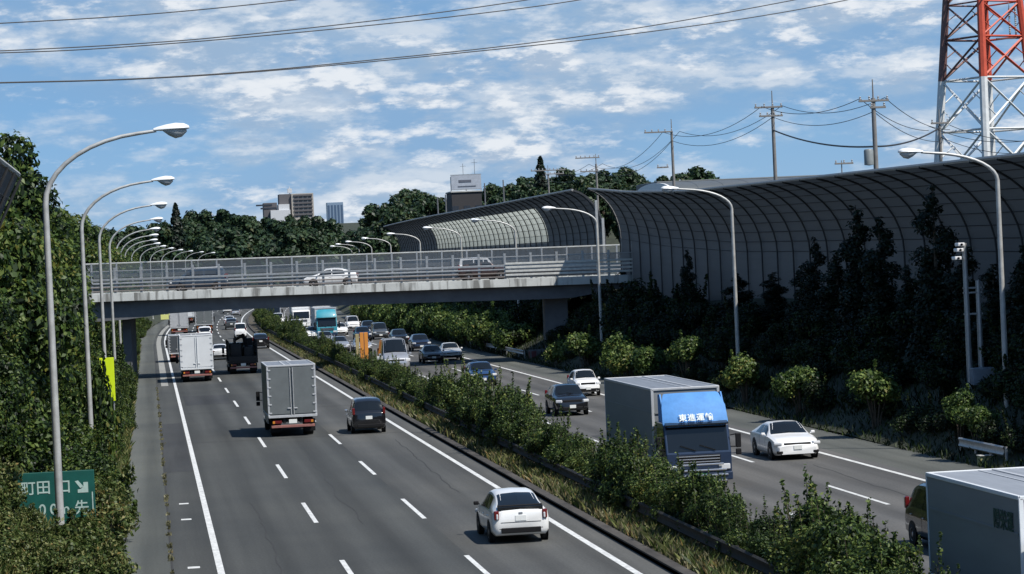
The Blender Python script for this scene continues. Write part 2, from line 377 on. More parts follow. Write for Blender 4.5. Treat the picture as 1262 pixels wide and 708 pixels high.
jb = MB()
for y, x0, x1 in ((137.2, 1.8, 12.3), (166, 1.8, 12.3), (108, 16.4, 26.5), (196, 1.8, 12.3), (150.5, 16.4, 26.5)): jb.quad((x0, y, .004), (x1, y, .004), (x1, y + .16, .004), (x0, y + .16, .004))
for x, y0, y1 in ((3.3, 74, 101), (6.6, 90, 126), (10.9, 100, 133), (24.7, 88, 104)):       # sealed cracks wander along the lanes
    r_ = random.Random(int(x * 10)); q = []; y = y0; xx = x
    while y < y1: q.append((xx, y)); y += r_.uniform(.8, 1.6); xx += r_.uniform(-.10, .10)
    for (a, b), (c, d) in zip(q, q[1:]): jb.quad((a - .02, b, .004), (a + .02, b, .004), (c + .02, d, .004), (c - .02, d, .004))
tag(jb.build('pavement_joint', M_SEAM), kind='structure')
pp = MB(); pp.quad((.34, 118, .0045), (1.5, 118, .0045), (1.5, 156, .0045), (.34, 156, .0045)); pp.quad((2.0, 176, .0045), (4.9, 176, .0045), (4.9, 189, .0045), (2.0, 189, .0045)); pp.quad((20.1, 116, .0045), (23.0, 116, .0045), (23.0, 127, .0045), (20.1, 127, .0045))
tag(pp.build('road_patch', roadmat('asphalt_patch', (.050, .052, .054), 0, 20)), kind='structure')

# ------------------------------------------------------------------ foliage
def leaf_arrays(points, normals, size, rng, aspect=.55, tint=None):
    n = len(points)
    t = rng.normal(size=(n, 3)); t -= (t * normals).sum(1)[:, None] * normals; t /= np.linalg.norm(t, axis=1)[:, None] + 1e-9
    bt = np.cross(normals, t); sz = size * rng.uniform(.6, 1.35, n)[:, None]
    a = points - t * sz; c = points + t * sz; fold = normals * sz * .22
    l = points + bt * sz * aspect + fold; r_ = points - bt * sz * aspect + fold
    V = np.stack([a, l, c, r_], 1).reshape(-1, 3)
    return V, (rng.beta(1.3, 1.5, n) if tint is None else tint)
def leaf_object(name, V, tint, m, parent=None):
    n = len(V) // 4; me = bpy.data.meshes.new(name)
    me.vertices.add(n * 4); me.vertices.foreach_set('co', V.astype(np.float32).ravel())
    me.loops.add(n * 4); me.loops.foreach_set('vertex_index', np.arange(n * 4, dtype=np.int32))
    me.polygons.add(n); me.polygons.foreach_set('loop_start', np.arange(0, n * 4, 4, dtype=np.int32)); me.polygons.foreach_set('loop_total', np.full(n, 4, dtype=np.int32))
    me.update(calc_edges=True); me.validate()
    at = me.attributes.new('tint', 'FLOAT', 'POINT'); at.data.foreach_set('value', np.repeat(tint, 4).astype(np.float32))
    me.materials.append(m); o = bpy.data.objects.new(name, me); COL.objects.link(o)
    if parent: o.parent = parent
    return o
def crown_points(lumps, n, rng, shell=.55):
    L = np.array(lumps, float); w = L[:, 3] ** 2; k = rng.choice(len(L), n, p=w / w.sum())
    d = rng.normal(size=(n, 3)); d /= np.linalg.norm(d, axis=1)[:, None]
    rr = L[k, 3] * (shell + (1 - shell) * rng.uniform(0, 1, n) ** .6) * (1 + .13 * rng.normal(size=n))
    p = L[k, :3] + d * rr[:, None] * np.stack([np.ones(n), np.ones(n), np.full(n, .85)], 1)
    nn = d * .8 + rng.normal(size=(n, 3)) * .55 + np.array([0, 0, .35]); nn /= np.linalg.norm(nn, axis=1)[:, None]
    return p, nn
def make_tree(name, label, cat, seed, h, rad, n, leaf, m, base=.12, lean=.0, group=None, nl=11, trunk_r=.16):
    rng = np.random.default_rng(seed); rnd = random.Random(seed)
    o = thing(name, label, cat, group=group); lumps = []
    for i in range(nl):
        f = (i + .5) / nl; z = h * (base + (1 - base) * f) - rad * .25 * f
        env = sin(pi * (.18 + .76 * f)) ** .7; a = rnd.uniform(0, 2 * pi); q = rad * env * rnd.uniform(.25, .75)
        lumps.append((q * cos(a), q * sin(a), z, rad * rnd.uniform(.30, .60) * (.6 + .4 * env)))
    b = MB(); top = h * .8
    b.tube([(0, 0, -.6), (0, 0, .3 * h), (lean, .1, .6 * h), (lean * 1.3, 0, top)], [trunk_r * 1.3, trunk_r, trunk_r * .6, trunk_r * .15], 7)
    for (x, y, z, r_) in lumps[1:]:
        z0 = max(.3, z - r_ * 1.1 - .08 * h); b.tube([(0, 0, z0), (x * .5, y * .5, (z0 + z) / 2 + .1), (x, y, z)], [trunk_r * .45, trunk_r * .28, trunk_r * .08], 5, False)
    b.build('trunk', M_BARK, o)
    p, nn = crown_points(lumps, n, rng, .68); V, t = leaf_arrays(p, nn, leaf, rng); leaf_object('crown', V, t, m, o)
    return o
def make_shrub(name, label, seed, h, rad, n, leaf, m, shoots=6, group=None, cat='shrub'):
    rng = np.random.default_rng(seed); rnd = random.Random(seed); o = thing(name, label, cat, group=group); lumps = []; b = MB()
    for i in range(7):
        a = rnd.uniform(0, 2 * pi); q = rad * rnd.uniform(.1, .7); z = h * rnd.uniform(.25, .72); lumps.append((q * cos(a), q * sin(a), z, rad * rnd.uniform(.38, .55)))
        b.tube([(q * cos(a) * .25, q * sin(a) * .25, -1.0), (q * cos(a) * .3, q * sin(a) * .3, -.2), (q * cos(a) * .7, q * sin(a) * .7, z * .6), (q * cos(a), q * sin(a), z)], [.04, .035, .025, .01], 5, False)
    p, nn = crown_points(lumps, n, rng, .4); P = [p]; NN = [nn]
    for i in range(shoots):                          # upright leafy shoots over the top
        a = rnd.uniform(0, 2 * pi); q = rad * rnd.uniform(0, .85); hh = h * rnd.uniform(.8, 1.22); k = 90
        s = rng.uniform(.45, 1, k); x = q * cos(a) * (.7 + .45 * s); y = q * sin(a) * (.7 + .45 * s)
        pp = np.stack([x, y, hh * s], 1) + rng.normal(size=(k, 3)) * np.stack([.12 * (1.15 - s)] * 2 + [np.full(k, .03)], 1)
        P.append(pp); d = rng.normal(size=(k, 3)) + np.array([0, 0, .5]); NN.append(d / np.linalg.norm(d, axis=1)[:, None])
        b.tube([(q * cos(a) * .7, q * sin(a) * .7, 0), (q * cos(a) * 1.1, q * sin(a) * 1.1, hh * .95)], [.015, .006], 4, False)
    b.build('stem', M_BARK, o)
    V, t = leaf_arrays(np.concatenate(P), np.concatenate(NN), leaf, rng); leaf_object('foliage', V, t, m, o)
    return o
def make_column(name, label, seed, h, rad, n, leaf, m, group=None, tip=.06):
    rng = np.random.default_rng(seed); o = thing(name, label, 'tree', group=group)
    b = MB(); b.tube([(0, 0, -.5), (0, 0, h * .97)], [.14, .02], 6); b.build('trunk', M_BARK, o)
    if tip > .1:
        s = rng.uniform(0, 1, n) ** .8; a = rng.uniform(0, 2 * pi, n)
        env = rad * (.06 + .94 * np.clip(1 - s, 0, 1) ** .75) * (.75 + .25 * np.sin(s * 34 + 3 * np.sin(a * 2 + seed))) * np.clip(s * 6 + .4, 0, 1)
        q = env * rng.uniform(.45, 1.05, n); p = np.stack([q * np.cos(a), q * np.sin(a), s * h + rng.normal(size=n) * .12], 1)
        nn = np.stack([np.cos(a), np.sin(a), np.full(n, .4)], 1) + rng.normal(size=(n, 3)) * .5; nn /= np.linalg.norm(nn, axis=1)[:, None]
    else:
        rnd = random.Random(seed); lumps = []
        for i in range(26):
            f = (i + .5) / 26; pr = max(.05, 1 - f) ** .5; a = rnd.uniform(0, 6.28); q = rad * pr * rnd.uniform(.1, .55)
            lumps.append((q * cos(a), q * sin(a), f * h * .97, rad * pr * rnd.uniform(.35, .62)))
        p, nn = crown_points(lumps, n, rng, .5)
    V, t = leaf_arrays(p, nn, leaf, rng); leaf_object('crown', V, t, m, o); return o
def scatter(protos, places, label, group):
    """places: (x, y, z, scale); the first uses of the prototypes are the prototypes themselves"""
    rnd = random.Random(len(places)); used = set()
    for pr in protos: KIDS[pr.name] = list(pr.children)
    for i, (x, y, z, s) in enumerate(places):
        k = i if i < len(protos) else rnd.randrange(len(protos)); pr = protos[k]; s3 = (s * rnd.uniform(.85, 1.15), s * rnd.uniform(.85, 1.15), s)
        if k not in used: used.add(k); o = pr; o.location = (x, y, z); o.rotation_euler = (0, 0, rnd.uniform(0, 6.28)); o.scale = s3
        else: o = dup(pr, (x, y, z), rnd.uniform(0, 6.28), s3)
        o['label'] = label; o['group'] = group
def bank_left(x): # height of the left bank at road coordinate x
    P = [(-1.6, 0), (-2.2, .35), (-4, 1.3), (-6.5, 2.8), (-9, 4.6), (-13, 6.2), (-60, 6.4)]
    return interp(P[::-1], x)
def bank_right(x): return interp([(30, 0), (30.6, .25), (33, 1.5), (36.5, 3.3), (39.5, 5.1), (42, 6), (90, 7), (600, 8)], x)
def interp(P, x):
    if x <= P[0][0]: return P[0][1]
    for (a, b), (c, d) in zip(P, P[1:]):
        if x <= c: return b + (d - b) * (x - a) / (c - a)
    return P[-1][1]

# median hedge: a row of tall loose shrubs
def build_hedge():
    G_ = 'shrubs in the hedge along the median'; LB = 'tall loose green shrub in the median hedge between the carriageways'
    protos = [make_shrub('hedge_shrub', LB, 20 + i, (2.15, 2.4, 1.95, 2.3, 2.1)[i], .95, 5800, .050, M_HEDGE, 7, G_) for i in range(5)]
    rnd = random.Random(8); pl = []; y = 48.0
    while y < 420:
        x = 15.25 + rnd.uniform(-.12, .12)
        if not (137.5 < y < 145.5):
            hs = 1.0 + .20 * sin(y * .11) + .16 * sin(y * .43 + 1)
            if 66 < y < 77.5: hs *= .62
            if 168 < y < 280: hs *= .74
            pl.append((RX(x, y), y, .08, max(.62, hs) * rnd.uniform(.88, 1.08)))
        y += (1.25 if y < 140 else 1.5 if y < 230 else 2.1) * rnd.uniform(.85, 1.15)
    scatter(protos, pl, LB, G_)
build_hedge()

def grass_stuff(name, label, n, fx, seed, m, hgt=(.15, .5), w=.03):
    rng = np.random.default_rng(seed); p = fx(rng, n); h = rng.uniform(*hgt, n); a = rng.uniform(0, 2 * pi, n); ln = rng.normal(size=(n, 2)) * .35 * h[:, None]
    dx = np.stack([np.cos(a), np.sin(a), np.zeros(n)], 1) * w
    top = p + np.stack([ln[:, 0], ln[:, 1], h], 1); mid = p + np.stack([ln[:, 0] * .35, ln[:, 1] * .35, h * .6], 1)
    V = np.stack([p - dx, p + dx, mid + dx * .8, top], 1).reshape(-1, 3)
    return tag(leaf_object(name, V, rng.uniform(0, 1, n), m), label, 'grass', kind='stuff')
def med(rng, n):
    y = 60 + (rng.uniform(0, 1, n) ** 1.5) * 300; cl = np.sin(y * .9) + np.sin(y * .37 + 2) + rng.normal(size=n) * .8
    x = 13.75 + rng.uniform(0, 1, n) * 1.0 + .1 * cl * 0
    x = x + np.maximum(0, y - 320) ** 2 / 7350; return np.stack([x, y, np.full(n, .07)], 1)
grass_stuff('grass', 'dry straw coloured grass along the inner kerb of the median', 20000, med, 1, M_DRY, (.10, .42), .022)
grass_stuff('grass', 'green weeds scattered in the dry median grass', 14000, med, 2, M_WEED, (.12, .5), .03)
def lv(rng, n):
    y = 66 + (rng.uniform(0, 1, n) ** 1.6) * 260; x = -1.25 - rng.uniform(0, 1, n) ** 1.4 * 4.2
    z = np.array([bank_left(v) for v in x]) ; x = x + np.maximum(0, y - 320) ** 2 / 7350; return np.stack([x, y, z - .03], 1)
grass_stuff('grass', 'long green and straw coloured weeds on the left bank', 46000, lv, 3, M_WEED, (.12, .42), .022)
def rv(rng, n):
    y = 66 + (rng.uniform(0, 1, n) ** 1.3) * 300; x = 29.9 + rng.uniform(0, 1, n) ** 1.2 * 8
    z = np.array([bank_right(v) for v in x]); x = x + np.maximum(0, y - 320) ** 2 / 7350; return np.stack([x, y, z - .03], 1)
grass_stuff('ground_cover', 'dark rough grass and ivy covering the right bank', 40000, rv, 4, M_SHADELEAF, (.12, .4), .03)

def jt(rng, n):
    y = 66 + rng.uniform(0, 1, n) ** 1.3 * 140; k = (np.sin(y * 1.7) + np.sin(y * .61 + 1) + np.sin(y * 3.3) > .7); y = y[k]; n = len(y)
    return np.stack([.30 + rng.normal(size=n) * .035, y, np.zeros(n)], 1)
def joint_weeds():
    rng0 = np.random.default_rng(9); P = jt(rng0, 5000)
    grass_stuff('grass', 'dry weeds growing in the joint of the left shoulder', len(P), lambda r, n: P, 9, M_DRY, (.03, .14), .03)
joint_weeds()
def build_left_green():
    G_ = 'shrubs along the left verge'; LB = 'leafy green shrub at the edge of the left shoulder'
    protos = [make_shrub('verge_shrub', LB, 40 + i, (1.3, 1.7, 2.1, 1.5)[i], (.9, 1.0, 1.1, 1.2)[i], 3600, .075, M_BROAD, 5, G_) for i in range(4)]
    bush = protos; rnd = random.Random(3); pl = []; y = 73.0
    while y < 430:
        for x, s in ((-1.9, .62), (-3.0, .9), (-4.3, 1.15)):
            if y < 92 and x > -4: s *= .62
            if y < 89 and -5.0 < x: continue
            if 112 < y < 129 and x > -2: continue
            xx = x + rnd.uniform(-.4, .3); pl.append((RX(xx, y), y + rnd.uniform(-.8, .8), bank_left(xx) - .05, s * rnd.uniform(.8, 1.2)))
        y += 2.6 if y < 200 else 5.2
    scatter(protos, pl, LB, G_)
    G_ = 'trees on the left bank'; LB = 'tall leafy tree in the row on the left bank'
    protos = [make_tree('bank_tree', LB, 'tree', 60 + i, (9.2, 10.2, 8.4, 9.6)[i], (2.6, 2.9, 2.5, 3.0)[i], 15000, .135, M_BROAD, .06, .3, G_, 12) for i in range(4)]
    pl = []; y = 88.0
    while y < 460:
        for x in (-5.4, -9.0):
            xx = x + rnd.uniform(-.6, .5)
            if y < 98 and x < -6: continue
            if y < 140 and x > -6: xx -= .7
            elif y < 222 and x > -6: xx -= 1.7
            if 214 < y < 238: continue
            if y < 99: xx = -6.0
            s = (.60 if y < 99 else 1.08 if y < 104 else 1.18 if y < 160 else 1.06) * rnd.uniform(.78, 1.16)
            if x < -8: s *= .93
            pl.append((RX(xx, y), y + rnd.uniform(-1.2, 1.2), bank_left(xx) - .1, s))
        y += 5.4 if y < 200 else 7.5
    scatter(protos, pl, LB, G_)
    o = dup(protos[1], (-5.15, 106, 1.9), 1.0, (.82, .82, 1.13)); o['label'] = 'tallest leafy tree on the left bank, rounded top beside the barrier end'
    o = dup(protos[3], (-6.1, 126, 2.4), 2.0, (.95, .95, 1.02)); o['label'] = LB
    o = dup(bush[0], (-2.55, 124.6, .3), .7, (1.15, 1.15, 3.1)); o['label'] = 'tall verge shrub growing over the fluorescent yellow board'
    o = dup(bush[1], (-2.35, 126.4, .3), 2.7, .95); o['label'] = 'low verge shrub at the foot of the fluorescent yellow board'
    G_ = 'weed clumps around the green sign'; LB = 'straggly yellowish green weed clump on the bank around the green sign'
    protos = [make_shrub('weed_clump', LB, 260 + i, (1.0, .8, 1.2)[i], (.75, .8, .7)[i], 2400, .055, M_WEED, 9, G_) for i in range(3)]
    rnd = random.Random(31); pl = []; y = 70.0
    while y < 84.6:
        for x in (-1.75, -2.6, -3.5, -4.4, -5.3):
            if rnd.random() < .2: continue
            xx = x + rnd.uniform(-.35, .35); s = rnd.uniform(.7, 1.15)
            if y > 79 and -4.3 < xx < -2.2: s *= .55
            pl.append((xx, y + rnd.uniform(-.5, .5), bank_left(xx) - .05, s))
        y += 1.35
    for x, y, s in ((-1.75, 86.5, 1.3), (-1.7, 88.5, 1.4), (-1.75, 90.5, 1.2), (-4.7, 84.6, 1.1), (-5.2, 85.8, 1.6), (-1.8, 93, 1.3), (-1.9, 96, 1.5)): pl.append((x, y, bank_left(x) - .05, s))
    scatter(protos, pl, LB, G_)
build_left_green()

def build_right_green():
    G_ = 'shrubs on the right bank'; LB = 'rounded green shrub on the shaded bank beside the right shoulder'
    protos = [make_shrub('bank_shrub', LB, 80 + i, (1.9, 2.3, 1.6, 2.1)[i], (1.15, 1.3, 1.2, 1.4)[i], 3600, .085, M_SHADELEAF, 2, G_) for i in range(4)]
    rnd = random.Random(13); pl = []; y = 78.0
    while y < 400:
        for x, s in ((31.6, .66), (33.6, .9), (36.0, 1.1)):
            if rnd.random() < .10: continue
            xx = x + rnd.uniform(-.5, .5)
            if 219 < y < 236 and x < 34.5: continue
            if y > 234: s *= 1.55
            elif y > 176 and x > 33: s *= 1.25
            pl.append((RX(xx, y), y + rnd.uniform(-1, 1), bank_right(xx) - .1, s * rnd.uniform(.8, 1.2)))
        y += 2.7 if y < 260 else 4.2
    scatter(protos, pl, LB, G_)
    LITL = 'bright sunlit rounded shrub standing out from the dark right bank'
    sb = [(722, 425, 195, 1.25), (758, 428, 182.6, 1.3), (800, 440, 170, 1.35), (843, 430, 158.6, 1.0), (918, 452, 142, .95), (985, 464, 129.5, .95), (1078, 476, 116, 1.0), (1181, 497, 103.6, .72), (1203, 511, 101, .70), (690, 432, 207, 1.1), (775, 436, 177, 1.1)]
    r2 = random.Random(77); y = 237.0
    while y < 420: sb.append((None, r2.uniform(30.6, 31.4), y, r2.uniform(1.35, 1.9))); y += r2.uniform(2.2, 3.6)
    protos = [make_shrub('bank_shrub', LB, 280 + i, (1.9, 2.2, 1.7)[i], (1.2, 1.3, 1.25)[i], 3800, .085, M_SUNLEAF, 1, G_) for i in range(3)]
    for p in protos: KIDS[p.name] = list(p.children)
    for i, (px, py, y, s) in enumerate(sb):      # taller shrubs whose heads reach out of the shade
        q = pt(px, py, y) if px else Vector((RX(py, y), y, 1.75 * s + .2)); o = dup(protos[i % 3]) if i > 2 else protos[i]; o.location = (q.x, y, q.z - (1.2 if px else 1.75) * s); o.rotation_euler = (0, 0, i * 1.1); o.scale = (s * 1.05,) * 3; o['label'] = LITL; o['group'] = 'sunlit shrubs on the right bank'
    # dark evergreens and creepers close against the barrier
    cols = [(1004, 149, 9.0, 1.5, 'narrow dark evergreen left of the twin dark evergreens at the barrier'), (1056, 138, 10.6, 2.0, 'left one of two broad dark evergreens against the barrier'),
            (1084, 133.5, 9.9, 1.9, 'right one of two broad dark evergreens against the barrier'), (1152, 123, 11.2, 2.1, 'tallest dark evergreen against the barrier beside the camera post'),
            (1118, 129, 7.4, 1.5, 'low dark evergreen in the gap between taller evergreens'), (846, 190, 8.6, 1.0, 'thin spire shaped evergreen against the ribbed barrier'),
            (905, 173, 6.9, 2.0, 'squat dark evergreen behind the second right street lamp'), (950, 162, 7.0, 1.9, 'squat dark evergreen left of the narrow evergreen'),
            (1262, 111, 8.2, 1.6, 'dark evergreen behind the nearest right street lamp'), (1030, 143, 8.2, 1.9, 'dark creeper filling the gap right of the narrow evergreen'), (1186, 119, 8.4, 1.8, 'dark evergreen right of the camera post'), (1222, 115, 7.4, 1.7, 'low dark evergreen left of the nearest right street lamp pole'), (985, 152, 7.4, 1.6, 'low dark evergreen touching the left of the narrow evergreen'),
            (768, 219, 7.2, 2.2, 'dark bushy evergreen at the end of the overpass railing')]
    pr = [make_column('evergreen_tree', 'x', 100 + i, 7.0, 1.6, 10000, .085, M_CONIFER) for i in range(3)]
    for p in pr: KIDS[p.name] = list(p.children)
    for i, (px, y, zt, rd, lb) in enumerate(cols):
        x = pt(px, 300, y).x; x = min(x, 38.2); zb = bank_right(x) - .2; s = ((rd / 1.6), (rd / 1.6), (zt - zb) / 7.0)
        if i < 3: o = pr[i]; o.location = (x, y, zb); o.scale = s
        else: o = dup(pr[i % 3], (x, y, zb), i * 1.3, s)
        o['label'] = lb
build_right_green()

def build_far_trees():
    G_ = 'trees of the wood beyond the overpass'; LB = 'dark green round crowned tree in the wood beyond the overpass'
    protos = [make_tree('wood_tree', LB, 'tree', 120 + i, (12, 14, 11, 13)[i], (4.6, 5.0, 4.8, 4.2)[i], 2600, .62, M_FAR, .1, .3, G_, 11, .25) for i in range(4)]
    rnd = random.Random(21); pl = []
    top = [(40, 285), (150, 280), (195, 268), (240, 264), (262, 261), (280, 255), (300, 257), (345, 262), (385, 264), (420, 274), (445, 288), (470, 292)]
    for row, y in enumerate((660, 705, 755, 810)):
        px = 40
        while px < 480:
            x = (px - 182) * y / F_PX; yh = 337 - .045 * (px - 182)
            zt = CAM_H + (yh - interp(top, px)) * 780 / F_PX
            s = rnd.uniform(.85, 1.2); zt *= (.60, .76, .9, 1.0)[row]; zt += rnd.uniform(-2.2, .6)
            pl.append((x, y + rnd.uniform(-15, 15), zt - 12.0 * s, s))
            px += rnd.uniform(13, 24)
    scatter(protos, pl, LB, G_)
    G_ = 'trees on the rise behind the barrier'; LB = 'dark leafy tree on the rise behind the far noise barrier'
    protos = [make_tree('rise_tree', LB, 'tree', 140 + i, (9, 10.5, 8.5)[i], (3.2, 3.6, 3.4)[i], 2600, .42, M_FAR, .1, .3, G_, 11, .2) for i in range(3)]
    pl = []
    top = [(440, 283), (455, 264), (480, 248), (510, 232), (530, 238), (560, 242), (600, 238), (625, 226), (650, 216), (680, 222), (700, 210), (730, 212), (760, 202), (790, 206), (815, 214), (840, 216)]
    for row, y in enumerate((470, 515, 560)):
        px = 436
        while px < 842:
            x = (px - 182) * y / F_PX; yh = 337 - .045 * (px - 182)
            zt = CAM_H + (yh - interp(top, px)) * y / F_PX - (3.0, 1.2, 0)[row] + rnd.uniform(-1.6, .8)
            s = rnd.uniform(.8, 1.15); pl.append((x, y + rnd.uniform(-8, 8), zt - 9.3 * s, s)); px += rnd.uniform(9, 17)
    for px, zt_px in ((875, 210), (890, 208), (862, 213)):
        y = 470; x = (px - 182) * y / F_PX; pl.append((x, y, CAM_H + (337 - .045 * (px - 182) - zt_px) * y / F_PX - 9.0, 1.0))
    scatter(protos, pl, LB, G_)
    c = make_column('conifer_tree', 'tall pointed dark conifer rising above the far wood on the left', 151, 13, 2.9, 2600, .5, M_CONIFER, None, .2)
    c.location = (7.6, 690, 12.2)
    c = make_column('conifer_tree', 'tall pointed dark conifer on the rise right of the billboard', 152, 8, 2.0, 1500, .4, M_CONIFER, None, .2)
    c.location = pt(668, 246, 520)
build_far_trees()

# ------------------------------------------------------------------ noise barriers
def barrier(name, label, xbf, ovf, y0, y1, topfn, side, step, glass=None, zbase=4.6, straight=False):
    """curved noise barrier: upright below, bending over towards the road; ribs, rails and panels"""
    o = thing(name, label, 'noise barrier', (0, 0, 0)); ys = stations(y0, y1, step)
    def prof(y):
        zt = topfn(y); hc = 6.8 if straight else 4.1; pts = [(0, zbase)]; z1 = zt - hc; xb = xbf(y); ov = ovf(y)
        pts.append((0, z1))
        for k in range(1, 10):
            w = (pi / 2) * k / 9 * .86
            if straight: pts.append((-ov * (k / 9) ** 1.25, z1 + hc * k / 9)); continue
            pts.append((-ov * (1 - cos(w)) / (1 - cos(pi / 2 * .86)), z1 + 4.1 * sin(w) / sin(pi / 2 * .86)))
        return [(xb + side * x, z) for x, z in pts]
    p0 = MB(); gl = MB()
    for a, b in zip(ys, ys[1:]):
        A = prof(a); B = prof(b); n = len(A); isg = glass and glass[0] <= (a + b) / 2 <= glass[1]
        for k in range(n - 1):
            tgt = gl if (isg and 1 <= k <= 6) else p0
            vs = [(RX(A[k][0], a), a, A[k][1]), (RX(B[k][0], b), b, B[k][1]), (RX(B[k + 1][0], b), b, B[k + 1][1]), (RX(A[k + 1][0], a), a, A[k + 1][1])]
            # a thin slab: inner face and outer face 9 cm apart
            off = Vector((side * .10, 0, .03))
            vo = [Vector(v) + off for v in vs]
            tgt.add(vs + vo, [(0, 1, 2, 3), (7, 6, 5, 4), (0, 3, 7, 4), (1, 5, 6, 2)] + ([(3, 2, 6, 7)] if k == n - 2 else []), False)
    p0.build('panels', M_WALL, o, fixn=False)
    if gl.v: gl.build('clear_panels', M_WALLGLASS, o, fixn=False)
    rails = MB()
    for k in range(1, 10):
        rails.tube([(RX(prof(y)[k][0] - side * .06, y), y, prof(y)[k][1] - .03) for y in ys], .02, 4, False)
    rails.build('rails', M_RAILG, o)
    cap = MB(); cap.tube([(RX(prof(y)[-1][0], y), y, prof(y)[-1][1] + .06) for y in ys], .10, 6); cap.build('top_rail', M_WALLCAP, o)
    for y in ys:
        A = prof(y); rb = MB(); rb.tube([(RX(x - side * .10, y), y, z - .03) for x, z in A], .05, 4, True, False); rb.build('rib', M_RIB, o)
    return o, prof
def wallmat():
    m = mat('barrier_panel', (.088, .097, .108), .6, .1, c2=(.058, .065, .074), scale=.9, stretch=(1, .12, 2.5)); nt = m.node_tree; N = nt.nodes; L = nt.links
    b = N['Principled BSDF']; o = [n for n in N if n.type == 'OUTPUT_MATERIAL'][0]
    t = N.new('ShaderNodeBsdfTranslucent'); t.inputs[0].default_value = (.46, .53, .60, 1)     # frosted sheet: a little sun comes through
    x = N.new('ShaderNodeMixShader'); x.inputs[0].default_value = .18; L.new(b.outputs[0], x.inputs[1]); L.new(t.outputs[0], x.inputs[2]); L.new(x.outputs[0], o.inputs[0]); return m
M_WALL = wallmat()
M_RIB = mat('barrier_rib', (.048, .050, .053), .6, .3, var=.2)
M_RAILG = mat('barrier_rail', (.055, .057, .06), .6, .2, var=.2)
M_WALLCAP = mat('barrier_cap', (.36, .36, .34), .6, .2, var=.15)
M_ENDPLATE = mat('barrier_end_plate', (.36, .37, .37), .5, .2, var=.15)
def glassmat(name, tint, fac):
    m = bpy.data.materials.new(name); m.use_nodes = True; nt = m.node_tree; N = nt.nodes; L = nt.links; N.clear()
    t = N.new('ShaderNodeBsdfTranslucent'); t.inputs[0].default_value = (*tint, 1); d = N.new('ShaderNodeBsdfPrincipled'); d.inputs['Base Color'].default_value = (*[x * .5 for x in tint], 1); d.inputs['Roughness'].default_value = .3
    tr = N.new('ShaderNodeBsdfTransparent'); a = N.new('ShaderNodeMixShader'); a.inputs[0].default_value = .35; L.new(t.outputs[0], a.inputs[1]); L.new(d.outputs[0], a.inputs[2])
    b = N.new('ShaderNodeMixShader'); b.inputs[0].default_value = fac; L.new(tr.outputs[0], b.inputs[1]); L.new(a.outputs[0], b.inputs[2])
    o = N.new('ShaderNodeOutputMaterial'); L.new(b.outputs[0], o.inputs[0]); return m
M_WALLGLASS = glassmat('clear_barrier_panel', (.66, .69, .64), .70)
M_MESH = glassmat('wire_mesh', (.62, .62, .59), .45)
def near_top(y): return interp([(60, 11.3), (113, 11.75), (150, 12.05), (181, 12.3), (204, 12.9), (222, 13.7)], y)
def far_top(y): return interp([(230, 13.85), (280, 13.9), (365, 14.1), (440, 14.2)], y)
def left_top(y): return 12.1
bw, pf = barrier('noise_barrier', 'long dark ribbed barrier curving over the right bank in front', lambda y: interp([(60, 39.8), (150, 39.8), (222, 38.4)], y), lambda y: interp([(60, 3.6), (150, 3.6), (222, 2.5)], y), 70, 222, near_top, 1, 4.0)
e = MB(); A = pf(222)
for i in range(len(A) - 1): e.bar((A[i][0] + .05, 222.15, A[i][1]), (A[i + 1][0] + .05, 222.15, A[i + 1][1]), .10, .22)
e.build('end_frame', M_ENDPLATE, bw)
bw2, pf2 = barrier('noise_barrier', 'far dark ribbed barrier with clear panels beyond the overpass', lambda y: 38.3, lambda y: 2.5, 230, 440, far_top, 1, 4.0, (262, 366))
e = MB(); A = pf2(230)
for i in range(len(A) - 1): e.bar((A[i][0] + .1, 229.9, A[i][1]), (A[i + 1][0] + .1, 229.9, A[i + 1][1]), .10, .16)
e.build('end_frame', M_RIB, bw2)
for x in (37.3, 37.8):
    e = MB(); e.bar((x, 227.2, 6.4), (x, 227.2, 12.9 - (x - 37.3) * 3), .2); e.build('end_post', M_ENDPLATE, bw2)
barrier('noise_barrier', 'dark overhanging barrier end at the upper left edge', lambda y: -7.1, lambda y: 2.75, 52, 98.5, left_top, -1, 4.5, None, 3.5, True)

